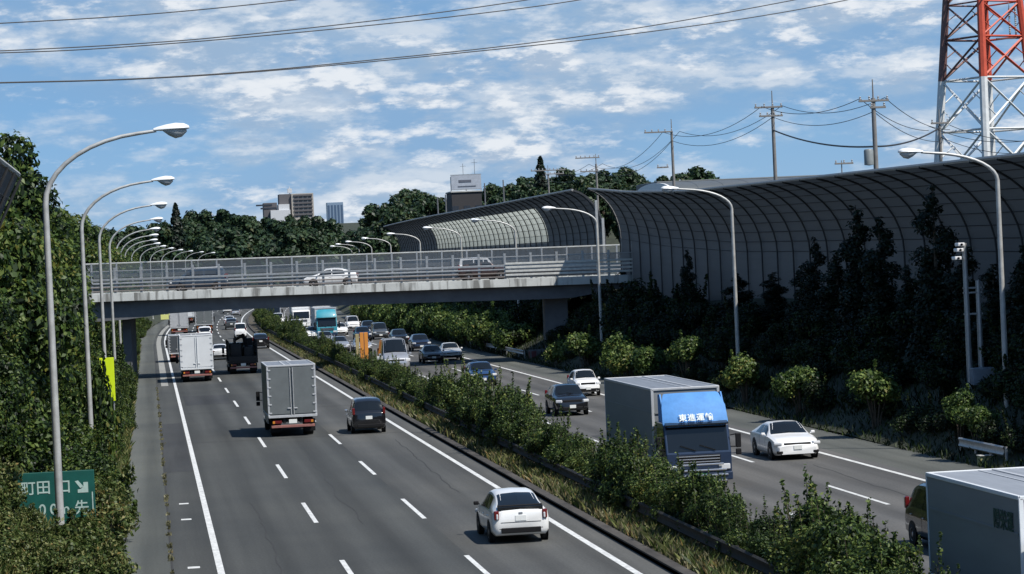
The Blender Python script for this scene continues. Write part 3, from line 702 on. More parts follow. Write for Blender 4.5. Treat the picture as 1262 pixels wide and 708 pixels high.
# ------------------------------------------------------------------ overpass
BR = (0, 224.0, .14); BRZ = -.12
def build_overpass():
    o = thing('overpass_bridge', 'concrete road overpass with light parapet and slender side railings', 'bridge', BR)
    o.rotation_euler = (0, .0085, BRZ); Y0, Y1 = -1.5, 7.2; XA, XB = -16.0, 44.0
    m = MB(); m.box(((XA + XB) / 2, (Y0 + Y1) / 2, 6.55), (XB - XA, Y1 - Y0 - .1, .42), .02); m.build('deck', M_ASPH3, o)
    # haunched girder under the deck
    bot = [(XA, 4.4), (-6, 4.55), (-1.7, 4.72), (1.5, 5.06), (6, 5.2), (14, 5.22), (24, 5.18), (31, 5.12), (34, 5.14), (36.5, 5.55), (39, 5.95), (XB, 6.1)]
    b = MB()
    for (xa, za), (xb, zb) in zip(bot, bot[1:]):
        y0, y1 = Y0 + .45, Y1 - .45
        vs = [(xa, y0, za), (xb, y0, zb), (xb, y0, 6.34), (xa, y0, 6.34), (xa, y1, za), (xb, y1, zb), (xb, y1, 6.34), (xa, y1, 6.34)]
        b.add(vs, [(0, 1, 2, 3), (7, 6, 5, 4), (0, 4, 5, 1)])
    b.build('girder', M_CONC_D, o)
    for y, s in ((Y0, 1), (Y1, -1)):
        p = MB(); x = XA
        while x < 36.0 if s == 1 else x < XB:
            x2 = min(x + 5.0, XB); p.box(((x + x2) / 2, y, 6.52), (x2 - x - .02, .32, .64), .015); x = x2
        p.build('parapet', M_FASCIA, o)
        if s == 1:
            p = MB(); p.box(((x + XB) / 2, y, 6.5), (XB - x - .02, .30, .60), .015); p.build('parapet', M_CONC_D, o)['label'] = 'shade darkened grey end of the parapet'  # darker concrete stands in for the shade of barrier and trees here
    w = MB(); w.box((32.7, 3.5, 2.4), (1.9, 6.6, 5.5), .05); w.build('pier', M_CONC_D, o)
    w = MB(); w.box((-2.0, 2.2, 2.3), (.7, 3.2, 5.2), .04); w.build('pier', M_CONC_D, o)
    # near railing: uprights, four flat rails, thin top rail with wire mesh
    x = XA + 1; k = 0
    while x < 39:
        r = MB(); r.box((x, Y0, 7.84), (.19, .14, 2.1), .01); r.build('railing_post', M_GALV, o)
        r = MB(); r.box((x + 1.1, Y1, 8.05), (.14, .12, 2.5), .01); r.build('fence_post', M_GALV, o)
        x += 2.08
    for z, h in ((7.02, .10), (7.32, .10), (7.62, .10), (7.92, .17)):
        r = MB(); r.box(((XA + 30) / 2 + 4.5, Y0 - .11, z), (39 - XA - 6, .06, h), .015); r.build('rail', M_GALV if z > 7.6 else M_RAILB, o)
    for z in (7.16, 7.46, 7.76, 8.06):
        r = MB(); r.box((33.9, Y0 - .17, z), (10.4, .06, .16), .015); r.build('rail', M_RAILW, o)
    r = MB(); r.box(((XA + 39) / 2, Y0, 8.62), (39 - XA, .07, .07), .01); r.build('top_rail', M_GALV, o)
    r = MB(); r.box(((XA + 39) / 2, Y1, 9.28), (39 - XA, .10, .10), .01); r.build('top_rail', M_RAILW, o)
    r = MB(); r.quad((XA, Y1 - .05, 6.8), (39, Y1 - .05, 6.8), (39, Y1 - .05, 9.25), (XA, Y1 - .05, 9.25)); r.build('mesh_panel', M_MESH, o)
    r = MB(); r.quad((XA, Y0 + .06, 8.1), (39, Y0 + .06, 8.1), (39, Y0 + .06, 8.6), (XA, Y0 + .06, 8.6)); r.build('mesh_panel', M_MESH, o)
    r = MB()
    for z in (7.3, 7.6): r.box(((XA + 39) / 2, Y1 - .12, z), (39 - XA, .06, .14), .015)
    r.build('rail', M_GALV, o)
    r = MB(); r.quad((38.9, Y0 - .05, 5.6), (41.4, Y0 - .05, 5.6), (41.4, Y0 - .05, 9.6), (38.9, Y0 - .05, 9.6)); r.build('mesh_panel', M_MESH, o)
    for x in (38.9, 39.75, 40.6, 41.4):
        r = MB(); r.box((x, Y0 - .1, 7.6), (.08, .08, 4.0), .01); r.build('fence_post', M_GALV, o)
    r = MB()
    for z in (6.6, 7.6, 8.6, 9.6): r.box((40.15, Y0 - .1, z), (2.5, .05, .06), .01)
    r.build('rail', M_GALV, o)
    return o
M_RAILW = mat('white_rail', (.62, .62, .58), .5, .2, var=.15)
M_RAILB = mat('rail_brownish', (.24, .21, .19), .6, .2, var=.2)
def fascia():
    m = mat('parapet_concrete', (.56, .57, .54), .85, var=.14, scale=.5); nt = m.node_tree; N = nt.nodes; L = nt.links; b = N['Principled BSDF']
    old = b.inputs['Base Color'].links[0].from_socket
    tc = N.new('ShaderNodeTexCoord'); mp = N.new('ShaderNodeMapping'); mp.inputs['Scale'].default_value = (2.2, 1, .25); L.new(tc.outputs['Object'], mp.inputs[0])
    n = N.new('ShaderNodeTexNoise'); n.inputs['Scale'].default_value = 1.0; n.inputs['Detail'].default_value = 5; L.new(mp.outputs[0], n.inputs['Vector'])
    r = N.new('ShaderNodeValToRGB'); e = r.color_ramp.elements; e[0].position = .50; e[0].color = (1, 1, 1, 1); e[1].position = .66; e[1].color = (.30, .29, .28, 1)
    L.new(n.outputs['Fac'], r.inputs[0]); x = N.new('ShaderNodeMix'); x.data_type = 'RGBA'; x.blend_type = 'MULTIPLY'; x.inputs[0].default_value = .9
    L.new(old, x.inputs[6]); L.new(r.outputs[0], x.inputs[7]); L.new(x.outputs[2], b.inputs['Base Color']); return m
M_FASCIA = fascia()
build_overpass()
# crash protection at the right pier
pb = thing('crash_barrier', 'striped concrete crash block at the foot of the overpass pier', 'crash barrier', (30.9, 221.5, 0))
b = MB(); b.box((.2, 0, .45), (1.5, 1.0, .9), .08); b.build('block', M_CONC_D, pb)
b = MB(); b.box((-.25, -.52, .5), (.4, .03, .6)); b.box((-.57, 0, .5), (.03, .7, .6)); b.build('stripe', mat('dark_red_stripe', (.10, .02, .025), .6), pb)
b = MB(); b.box((1.1, -.1, .95), (.2, .4, .5), .03); b.build('marker', M_CONC, pb)

# ------------------------------------------------------------------ guard rails
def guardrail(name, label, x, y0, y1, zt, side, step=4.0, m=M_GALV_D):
    o = thing(name, label, 'guard rail', (RX(x, y0), y0, 0)); ys = stations(y0, y1, step); bx = RX(x, y0)
    prof = [(0, .36), (.045, .31), (.0, .22), (.0, .14), (.045, .05), (0, 0)]
    b = MB(); vs = []
    for y in ys:
        for dx, dz in prof: vs.append((RX(x, y) - bx - side * (dx + .08), y - y0, zt - .36 + dz))
        for dx, dz in prof[::-1]: vs.append((RX(x, y) - bx - side * (dx + .072), y - y0, zt - .36 + dz))
    n = 12; fs = [(i * n + k, (i + 1) * n + k, (i + 1) * n + (k + 1) % n, i * n + (k + 1) % n) for i in range(len(ys) - 1) for k in range(n)]
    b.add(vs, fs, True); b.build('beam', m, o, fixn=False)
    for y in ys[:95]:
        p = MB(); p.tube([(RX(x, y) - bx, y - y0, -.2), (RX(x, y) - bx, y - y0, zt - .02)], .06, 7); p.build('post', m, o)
    return o
guardrail('guard_rail', 'shade darkened guard rail along the near foot of the median hedge', 14.75, 50, 400, .80, 1)
guardrail('guard_rail', 'short grey guard rail piece on the right shoulder by the camera post', 30.6, 97.0, 102.6, .82, 1, 1.9, M_GALV)
guardrail('guard_rail', 'grey guard rail on the right shoulder beside the overpass pier', 30.3, 224, 262, .80, 1, 3.8, M_GALV)
bx = thing('cable_box', 'small yellowish box under the short grey guard rail', 'utility box', (30.4, 98.9, 0))
b = MB(); b.box((0, 0, .18), (.55, .4, .36), .03); b.build('body', mat('yellowish_box', (.34, .34, .16), .7, var=.2), bx); b = MB(); b.box((0, -.02, .375), (.6, .46, .03), .01); b.build('lid', M_CONC, bx)

# ------------------------------------------------------------------ street lamps
def make_lamp(side, name='street_lamp', zt=12.4, arm=3.2, rise=2.0):
    o = thing(name, 'x', 'street lamp')
    pts = [(0, 0, -.5), (0, 0, zt * .4), (0, 0, zt - rise)] + [(arm * (1 - cos(w * pi / 20)), 0, zt - rise + (rise - .05) * sin(w * pi / 20)) for w in range(1, 10)] + [(arm, 0, zt - .02)]
    pts = [(side * x, y, z) for x, y, z in pts]; rs = [.125, .11, .088] + [.078 - .003 * i for i in range(9)] + [.045]
    b = MB(); b.tube(pts, rs, 9); b.build('pole', M_LAMPPOLE, o)
    b = MB(); b.lathe([(.16, -.2), (.16, .55), (.14, .62), (.1, .64)], 10); b.build('base', M_LAMPPOLE, o)
    # cobra head: flattened teardrop with a drop glass
    b = MB(); vs = []; n = 12; st = [(0, .05, .05), (.12, .10, .09), (.35, .20, .14), (.62, .25, .17), (.85, .21, .14), (.98, .10, .07), (1.0, .02, .01)]
    for (t, w, h) in st:
        for k in range(n):
            a = 2 * pi * k / n; zz = h * sin(a); zz = zz if zz > 0 else zz * .35
            vs.append((side * (arm - .08 + t * 1.02), w * cos(a), zt + zz + .03 * t))
    fs = [(i * n + k, i * n + (k + 1) % n, (i + 1) * n + (k + 1) % n, (i + 1) * n + k) for i in range(len(st) - 1) for k in range(n)] + [tuple(range(n)), tuple((len(st) - 1) * n + k for k in range(n))]
    b.add(vs, fs, True); b.build('lamp_head', M_LAMPHEAD, o)
    b = MB(); vs = []
    st = [(.26, .12, .02), (.42, .18, .15), (.60, .20, .24), (.78, .16, .20), (.92, .09, .06)]
    for (t, w, h) in st:
        for k in range(n):
            a = pi + pi * k / (n - 1); vs.append((side * (arm - .08 + t * 1.02), w * cos(a), zt + .0 + h * sin(a) - .02))
    b.add(vs, [(i * n + k, i * n + k + 1, (i + 1) * n + k + 1, (i + 1) * n + k) for i in range(len(st) - 1) for k in range(n - 1)], True); b.build('drop_glass', M_LAMPGLASS, o)
    return o
lampL = make_lamp(1); lampR = make_lamp(-1, zt=10.95, arm=3.05, rise=1.25)
for l in (lampL, lampR): KIDS[l.name] = list(l.children)
LY = [79, 122, 166, 211, 257, 300, 344, 388, 432, 476, 520, 562, 604, 646, 688]
for i, y in enumerate(LY):
    lb = (ORD[i] + ' street lamp in the left row' + (' beside the green sign' if i == 0 else ' above the yellow board' if i == 2 else ', in front of the overpass' if i == 3 else ', seen beyond the overpass'))
    o = lampL if i == 0 else dup(lampL); o.location = (RX(-2.77, y), y, .15); o.rotation_euler = (0, 0, head(y)); o['label'] = lb; o['group'] = 'street lamps along the left verge'
RY = [105.5, 152, 199, 244, 287, 331, 376, 420, 464, 508]
for i, y in enumerate(RY):
    lb = (ORD[i] + ' street lamp in the right row' + (' under the red pylon' if i == 0 else ' before the ribbed barrier' if i == 1 else ', just before the overpass' if i == 2 else ', seen beyond the overpass'))
    o = lampR if i == 0 else dup(lampR); o.location = (RX(33.4 if i == 0 else 32.65, y), y, .95); o.rotation_euler = (0, 0, head(y)); o['label'] = lb; o['group'] = 'street lamps on the right bank'

# ------------------------------------------------------------------ pylon, poles, wires
def strut(b, p, q, w): b.tube([p, q], w, 4, True, False)
def build_pylon():
    Y = 262; base = pt(1221, 240, Y); o = thing('lattice_pylon', 'red and white lattice power pylon rising behind the barrier', 'pylon', (base.x, Y, 6.6))
    half = 4.1; H = 46.0; ang = R_(65.5)
    def corner(k, z):
        r = half * 1.414 * (1 - .72 * z / H) ; a = ang + k * pi / 2 + R_(4); return Vector((r * cos(a), r * sin(a), z))
    zsplit = 17.2
    lv = [0, 6.6, 12.2, 17.2, 21.2, 24.6, 28.4, 32.0, 35.2, 38.0, 40.5, 43, 46]
    for k in range(4):
        b = MB(); b.tube([corner(k, -1), corner(k, zsplit)], [.46, .42], 8); b.build('leg', M_PYWHITE, o)
        b = MB(); b.tube([corner(k, zsplit), corner(k, H)], [.42, .2], 8); b.build('leg', M_PYRED if k != 1 else M_PYDARK, o)
    for k in range(4):
        lo, hi = MB(), MB()
        for i, (z0, z1) in enumerate(zip(lv, lv[1:])):
            t = lo if z1 <= zsplit + .1 else hi; w = .13 if z0 < 20 else .10
            A, B, C, D = corner(k, z0), corner((k + 1) % 4, z0), corner((k + 1) % 4, z1), corner(k, z1)
            strut(t, A, C, w); strut(t, B, D, w); strut(t, D, C, w * .8)
            m = (A + C) / 2; strut(t, (A + D) / 2, (A + m) / 2, w * .5); strut(t, (B + C) / 2, (C + m) / 2, w * .5)
        lo.build('bracing', M_PYWHITE, o); hi.build('bracing', M_PYRED if k in (2, 3) else M_PYDARK, o)
    arm = MB()
    for z, ln in ((26.5, 7.5), (33.5, 6.5), (40, 5.5)):
        for s in (1, -1):
            r = half * 1.0 * (1 - .72 * z / H); tip = Vector((.35 * s * ln, s * (r + ln), z + .2))
            for a in (.8, -.8): strut(arm, Vector((a, s * r, z)), tip, .09); strut(arm, Vector((a, s * r, z + 1.8)), tip, .08)
    arm.build('cross_arm', M_PYRED, o)
    for x in (1.4, 2.0, 2.6, 3.1):
        b = MB(); b.lathe([(.03, 21.0), (.03, 21.3)] + [(r, 21.3 + .18 * i + d) for i in range(14) for r, d in ((.06, 0), (.12, .09))] + [(.03, 24.2), (.03, 27)], 8, Matrix.Translation((x + .8, -1.4, 0))); b.build('insulator_string', M_INSUL, o)
    b = MB(); b.box((2.6, -1.4, 21.0), (3.6, .18, .14)); b.build('insulator_yoke', M_PYDARK, o)
build_pylon()
def wire(name, pts, r, label, group=None, m=M_WIRE):
    b = MB(); b.tube(pts, r, 5, True); return tag(b.build(name, m), label, 'power line', group)
def sag(a, b, s, n=14):
    a = Vector(a); b = Vector(b); return [a.lerp(b, i / n) - Vector((0, 0, s * 4 * (i / n) * (1 - i / n))) for i in range(n + 1)]
def spline(pts, n=40):
    out = []; P = [pts[0]] + pts + [pts[-1]]
    for i in range(1, len(P) - 2):
        for k in range(8):
            t = k / 8; p0, p1, p2, p3 = P[i - 1:i + 3]
            out.append(tuple(.5 * (2 * p1[j] + (p2[j] - p0[j]) * t + (2 * p0[j] - 5 * p1[j] + 4 * p2[j] - p3[j]) * t * t + (3 * p1[j] - p0[j] - 3 * p2[j] + p3[j]) * t ** 3) for j in range(2)))
    return out + [pts[-1]]
hv = [([(-240, 40), (0, 29), (180, 18), (365, 0), (620, -30)], 'uppermost overhead cable crossing the left corner of the sky'),
      ([(-240, 71), (0, 63), (200, 52), (350, 38), (500, 21), (631, 3), (800, -24)], 'upper cable of the middle overhead pair across the sky'),
      ([(-240, 72), (0, 65.5), (125, 60), (300, 46.5), (500, 27), (631, 12), (715, 0), (860, -24)], 'lower cable of the middle overhead pair across the sky'),
      ([(-240, 108), (0, 102), (150, 98), (300, 89), (450, 75), (631, 56), (800, 32.5), (980, 0), (1100, -25)], 'upper cable of the lowest overhead pair across the sky'),
      ([(-240, 108.6), (0, 102.6), (150, 98.6), (300, 90), (450, 77), (631, 59), (760, 44.5), (925, 22), (1045, 0), (1180, -30)], 'lower cable of the lowest overhead pair, reaching farthest right')]
for P, lb in hv: wire('power_cable', [pt(x, y, 215 + x * .03) for x, y in spline(P)], .045, lb, 'high voltage cables across the sky')
def utility_pole(px, ytop, Y, label, arms, r=.17, zb=6.0):
    top = pt(px, ytop, Y); o = thing('utility_pole', label, 'utility pole', (top.x, Y, zb), 0, 'utility poles behind the barrier'); h = top.z - zb
    b = MB(); b.tube([(0, 0, -.5), (0, 0, h - 1.4)], [r * 1.15, r * .8], 9); b.build('shaft', M_POLE, o)
    b = MB(); b.tube([(0, 0, h - 1.5), (0, 0, h)], [.07, .04], 6); b.build('top_spike', M_POLE, o)
    for (dz, w, off) in arms:
        b = MB(); b.box((off, -.15, h - dz), (w, .14, .16), .02); b.build('cross_arm', M_POLE, o)
        n = max(2, int(w / .55))
        for i in range(n):
            x = off - w / 2 + .12 + (w - .24) * i / (n - 1); b = MB(); b.lathe([(.03, 0), (.09, .08), (.05, .14), (.09, .22), (.02, .3)], 8, Matrix.Translation((x, -.15, h - dz + .06))); b.build('insulator', M_INSUL, o)
    return o, top
U = [(1075, 98, 200, 'tallest looking concrete utility pole with transformer left of the pylon', [(1.6, 2.3, 0), (2.1, 1.2, .3)], .2),
     (951, 112, 246, 'utility pole with angled crossarm standing behind the ribbed barrier, middle of the row', [(1.5, 2.6, -.4), (2.3, 2.2, -.2)], .19),
     (827, 147, 300, 'utility pole with one sided crossarm by the white gable', [(1.4, 3.2, -1.5), (5.3, 1.3, -1.2)], .18),
     (734, 190, 380, 'utility pole with two crossarms above the far trees', [(.5, 3.4, -1.2), (2.4, 2.6, -1.0)], .18),
     (675, 204, 430, 'farthest utility pole with a wide double crossarm', [(.8, 5.5, 0), (1.4, 3.0, 1.0)], .17)]
tops = []
for px, yt, Y, lb, arms, r in U: tops.append(utility_pole(px, yt, Y, lb, arms, r))
o, t = tops[0]; h = t.z - 6.0
b = MB(); b.lathe([(.02, h - 6.4), (.36, h - 6.35), (.36, h - 5.3), (.3, h - 5.2), (.02, h - 5.15)], 14, Matrix.Translation((-.55, -.1, 0))); b.build('transformer', mat('transformer_grey', (.20, .22, .22), .5), o)
utility_pole(1157, 135, 232, 'short utility pole just left of the pylon legs', [(1.2, 1.6, 0)], .16)
utility_pole(1037, 198, 255, 'small low pole peeking over the barrier edge', [(.3, 1.8, .2)], .12)
P5 = [t for _, t in tops]
G_ = 'service wires between the utility poles'
q0 = pt(1157, 135, 232); right = pt(1300, 148, 215)
def drop(v, dx, dz): return v + Vector((dx, 0, -dz))
for (a, b_, s, n) in ((P5[1], P5[0], .9, 'first'), (P5[0], q0, .6, 'b'), (P5[2], P5[1], 1.4, 'c'), (P5[3], P5[2], 2.0, 'd'), (P5[4], P5[3], .8, 'e'), (q0, right, .8, 'f')):
    for dx, dz in ((-1.0, 1.4), (.9, 1.4), (0, 2.4)):
        wire('service_wire', sag(drop(a, dx, dz), drop(b_, dx, dz + (.4 if n == 'b' else 0)), s), .028, 'thin sagging wire strung between utility poles behind the barrier', G_)
wire('service_wire', sag(drop(P5[1], 0, 3.6), drop(P5[0], 0, 5.0), .5), .07, 'thick bundled cable strung between the two nearer utility poles', G_)
wire('service_wire', sag(drop(P5[0], 0, 5.0), drop(q0, 0, 1.6), .4), .07, 'thick bundled cable from the transformer pole towards the pylon', G_)
wire('service_wire', sag(drop(P5[1], 0, 8.5), drop(P5[0], 0, 9.2), 1.2), .045, 'low cable hanging just above the barrier edge', G_)

# ------------------------------------------------------------------ buildings
M_ROOFG = mat('vault_roof', (.10, .11, .115), .6, .1, var=.08, scale=.3)
M_GABLE = mat('white_gable', (.74, .75, .74), .6, var=.04)
M_APT = mat('apartment_tan', (.36, .33, .29), .8, var=.06); M_APTD = mat('apartment_dark', (.10, .095, .10), .8, var=.08)
M_APTW = mat('apartment_white', (.55, .56, .57), .7, var=.05); M_WINB = mat('window_dark', (.03, .035, .045), .15)
M_TOWER = mat('tower_bluegrey', (.20, .27, .36), .4, var=.05)
def warehouse():
    a = pt(829, 236, 345); o = thing('warehouse', 'long vaulted warehouse with grey roof and white gable end', 'building', (a.x, 345, 6.5)); L = 27.0; W = 22.0; ze = a.z - 6.5
    hr = (pt(829, 218, 350).z - a.z) * .72; W = 26.0; n = 14
    arc = [(W / 2 - W / 2 * cos(pi * k / n), ze + hr * sin(pi * k / n) ** .9) for k in range(n + 1)]
    b = MB(); vs = [(0, y, z) for y, z in arc] + [(L, y, z) for y, z in arc]
    b.add(vs, [(k, k + 1, n + 2 + k, n + 1 + k) for k in range(n)], True); b.build('roof', M_ROOFG, o)
    b = MB(); b.prism([(0, 0)] + [(y, z - .02) for y, z in arc] + [(W, 0)], -.25, .05); b.build('gable', M_GABLE, o)
    b = MB(); b.box((L / 2, .1, ze / 2), (L - .4, .2, ze)); b.build('wall', M_GABLE, o)
    b = MB()
    for k in range(1, 8): b.tube([(L * k / 8, y, z) for y, z in arc], .035, 4, False)
    b.build('roof_seam', M_ROOFG, o)
    a = pt(1010, 220, 390); o = thing('warehouse', 'low flat grey shed roof right of the vaulted warehouse', 'building', (a.x - 22, 390, 6.5)); h = a.z - 6.5
    b = MB(); b.box((24, 8, h / 2 - .4), (50, 15, h - .8)); b.build('wall', M_APTW, o); b = MB(); b.box((24, 8, h - .1), (52, 17, 1.2), .1); b.build('roof', M_ROOFG, o)
warehouse()
def apartments():
    Y = 1900; s = Y / F_PX
    def blk(o, x0, x1, y0, y1, dy, m, nm):
        A = pt(x0, y1, Y); B = pt(x1, y0, Y); w = B.x - A.x
        b = MB(); b.box(((A.x + B.x) / 2 - o.location.x, dy + 9, (A.z + B.z) / 2 - 20 - o.location.z), (w, 18, B.z - A.z + 40), .1); return b.build(nm, m, o), A, B
    A = pt(366, 265, Y); o = thing('apartment_block', 'tan apartment block with balconies above the far wood', 'building', (A.x, Y, A.z))
    blk(o, 360, 386, 238, 266, 0, M_APT, 'wall'); blk(o, 345, 361.5, 239, 266, 2, M_APTD, 'stair_tower')
    for k in range(6):
        z0 = pt(370, 241 + k * 4.7, Y).z - A.z; xa = pt(362, 250, Y).x - A.x; xb = pt(385, 250, Y).x - A.x
        b = MB(); b.box(((xa + xb) / 2, -.35, z0), (xb - xa, .7, 1.2)); b.build('balcony', M_APTD, o)
        for j in range(4):
            b = MB(); b.box((xa + (xb - xa) * (j + .5) / 4, -.1, z0 - 1.3), ((xb - xa) / 4 * .7, .2, 1.1)); b.build('window', M_WINB, o)
    b = MB(); b.box((-4, 6, pt(361, 235, Y).z - A.z), (3, 3, 3)); b.tube([(-4, 6, 10), (-4, 6, pt(361, 230, Y).z - A.z)], .3, 5); b.build('roof_tank', M_APTW, o)
    A = pt(335, 262, 1850); o = thing('apartment_block', 'low dark block with pale bands left of the tan apartments', 'building', (A.x, Y, A.z))
    blk(o, 325, 341, 250, 263, -3, M_APTD, 'wall'); blk(o, 333, 357, 259, 266, -8, M_APTW, 'podium'); blk(o, 343, 356, 252, 260, -6, M_APTW, 'annex')
    for k in range(2):
        b = MB(); b.box((-3 + k * 3, -3.1, pt(335, 253 + k * 4, Y).z - A.z), (11, .3, 1.1)); b.build('window', M_WINB, o)
    A = pt(247, 268, 1250); o = thing('apartment_block', 'long low grey roofed block beyond the wood at left', 'building', (A.x, 1250, A.z))
    b = MB(); b.box((0, 6, -6), (10.5, 12, 14)); b.build('wall', M_APTD, o); b = MB(); b.box((0, 6, 1.3), (11.2, 12.6, .7)); b.build('roof', M_APTW, o)
    for k in range(3):
        b = MB(); b.box((-3.3 + 3.3 * k, -.05, -.6), (2, .2, 1.2)); b.build('window', M_WINB, o)
    Y2 = 3000; A = pt(414, 275, Y2); o = thing('office_tower', 'blue grey office tower on the far skyline', 'building', (A.x, Y2, A.z))
    zt = pt(414, 249.5, Y2).z - A.z; w = pt(424, 260, Y2).x - pt(404, 260, Y2).x
    b = MB(); b.box((0, 9, zt / 2 - 20), (w, 18, zt + 40), .3); b.build('wall', M_TOWER, o)
    for k in range(5):
        b = MB(); b.box((-w / 2 + w * (k + .5) / 5, -.1, zt / 2 - 8), (w / 9, .3, zt + 10)); b.build('window', mat('tower_window', (.07, .11, .18), .2), o)
apartments()
M_SHOPD = mat('dark_shop_wall', (.035, .033, .035), .8)
def houses():
    Y = 470
    A = pt(576, 262, Y); o = thing('shop_building', 'low dark building under the billboard on the rise', 'building', (A.x, Y, A.z - 3))
    zt = pt(576, 237, Y).z - A.z + 3
    b = MB(); b.box((0, 4, zt / 2), (5.2, 8, zt), .05); b.build('wall', M_SHOPD, o); b = MB(); b.box((0, 4, zt + .12), (5.5, 8.4, .24), .03); b.build('roof', M_CONC, o)
    for x in (-2, 0, 2):
        b = MB(); b.box((x, -.02, zt * .55), (1.1, .08, 1.2)); b.build('window', M_WINB, o)
    for x, c in ((-2.2, M_WHITE), (.4, M_WHITE), (1.7, M_WHITE)):
        b = MB(); b.box((x, -.25, zt * .35), (.7, .5, .9), .05); b.build('wall_unit', c, o)
    o2 = thing('billboard', 'pale framed billboard with antennas on top of the dark building', 'billboard', (A.x, Y, A.z - 3 + zt + .2))
    wv = pt(593, 226, Y).x - pt(556, 226, Y).x; hz = pt(575, 217, Y).z - pt(575, 235, Y).z
    b = MB(); b.box((0, 0, .3 + hz / 2), (wv, .3, hz), .03); b.build('board', mat('billboard_panel', (.36, .39, .44), .6, var=.12, scale=1.5), o2)
    b = MB(); b.box((-.2, -.17, hz * .68), (wv * .42, .06, .42)); b.box((.1, -.17, hz * .32), (wv * .6, .06, .16)); b.build('board_mark', mat('billboard_mark', (.10, .11, .14), .6), o2)
    b = MB()
    for x in (-wv / 2, 0, wv / 2): b.bar((x, .3, -.1), (x, .3, hz), .14)
    b.bar((-wv / 2 - .1, -.1, hz + .3), (wv / 2 + .1, -.1, hz + .3), .12); b.bar((-wv / 2 - .1, -.1, .26), (wv / 2 + .1, -.1, .26), .12); b.build('frame', M_GALV, o2)
    for x, h in ((-.4, 2.2), (1.6, 2.9)):
        b = MB(); b.tube([(x, .3, hz), (x, .3, hz + h)], .035, 5); b.bar((x - .5, .3, hz + h * .8), (x + .5, .3, hz + h * .8), .04); b.build('antenna', M_GALV_D, o2)
    for i, px in enumerate((539, 549, 597, 620)):
        a = pt(px, (243, 240, 226, 222)[i], 452); o = thing('utility_pole', ('slim pole left of the small tan house', 'slim pole right beside the small tan house', 'slim pole right of the billboard', 'slim pole farther right of the billboard')[i], 'utility pole', (a.x, 452, 12), 0, 'slim poles on the rise')
        b = MB(); b.tube([(0, 0, 0), (0, 0, a.z - 12)], [.16, .11], 6); b.build('shaft', M_CONC_D, o)
houses()

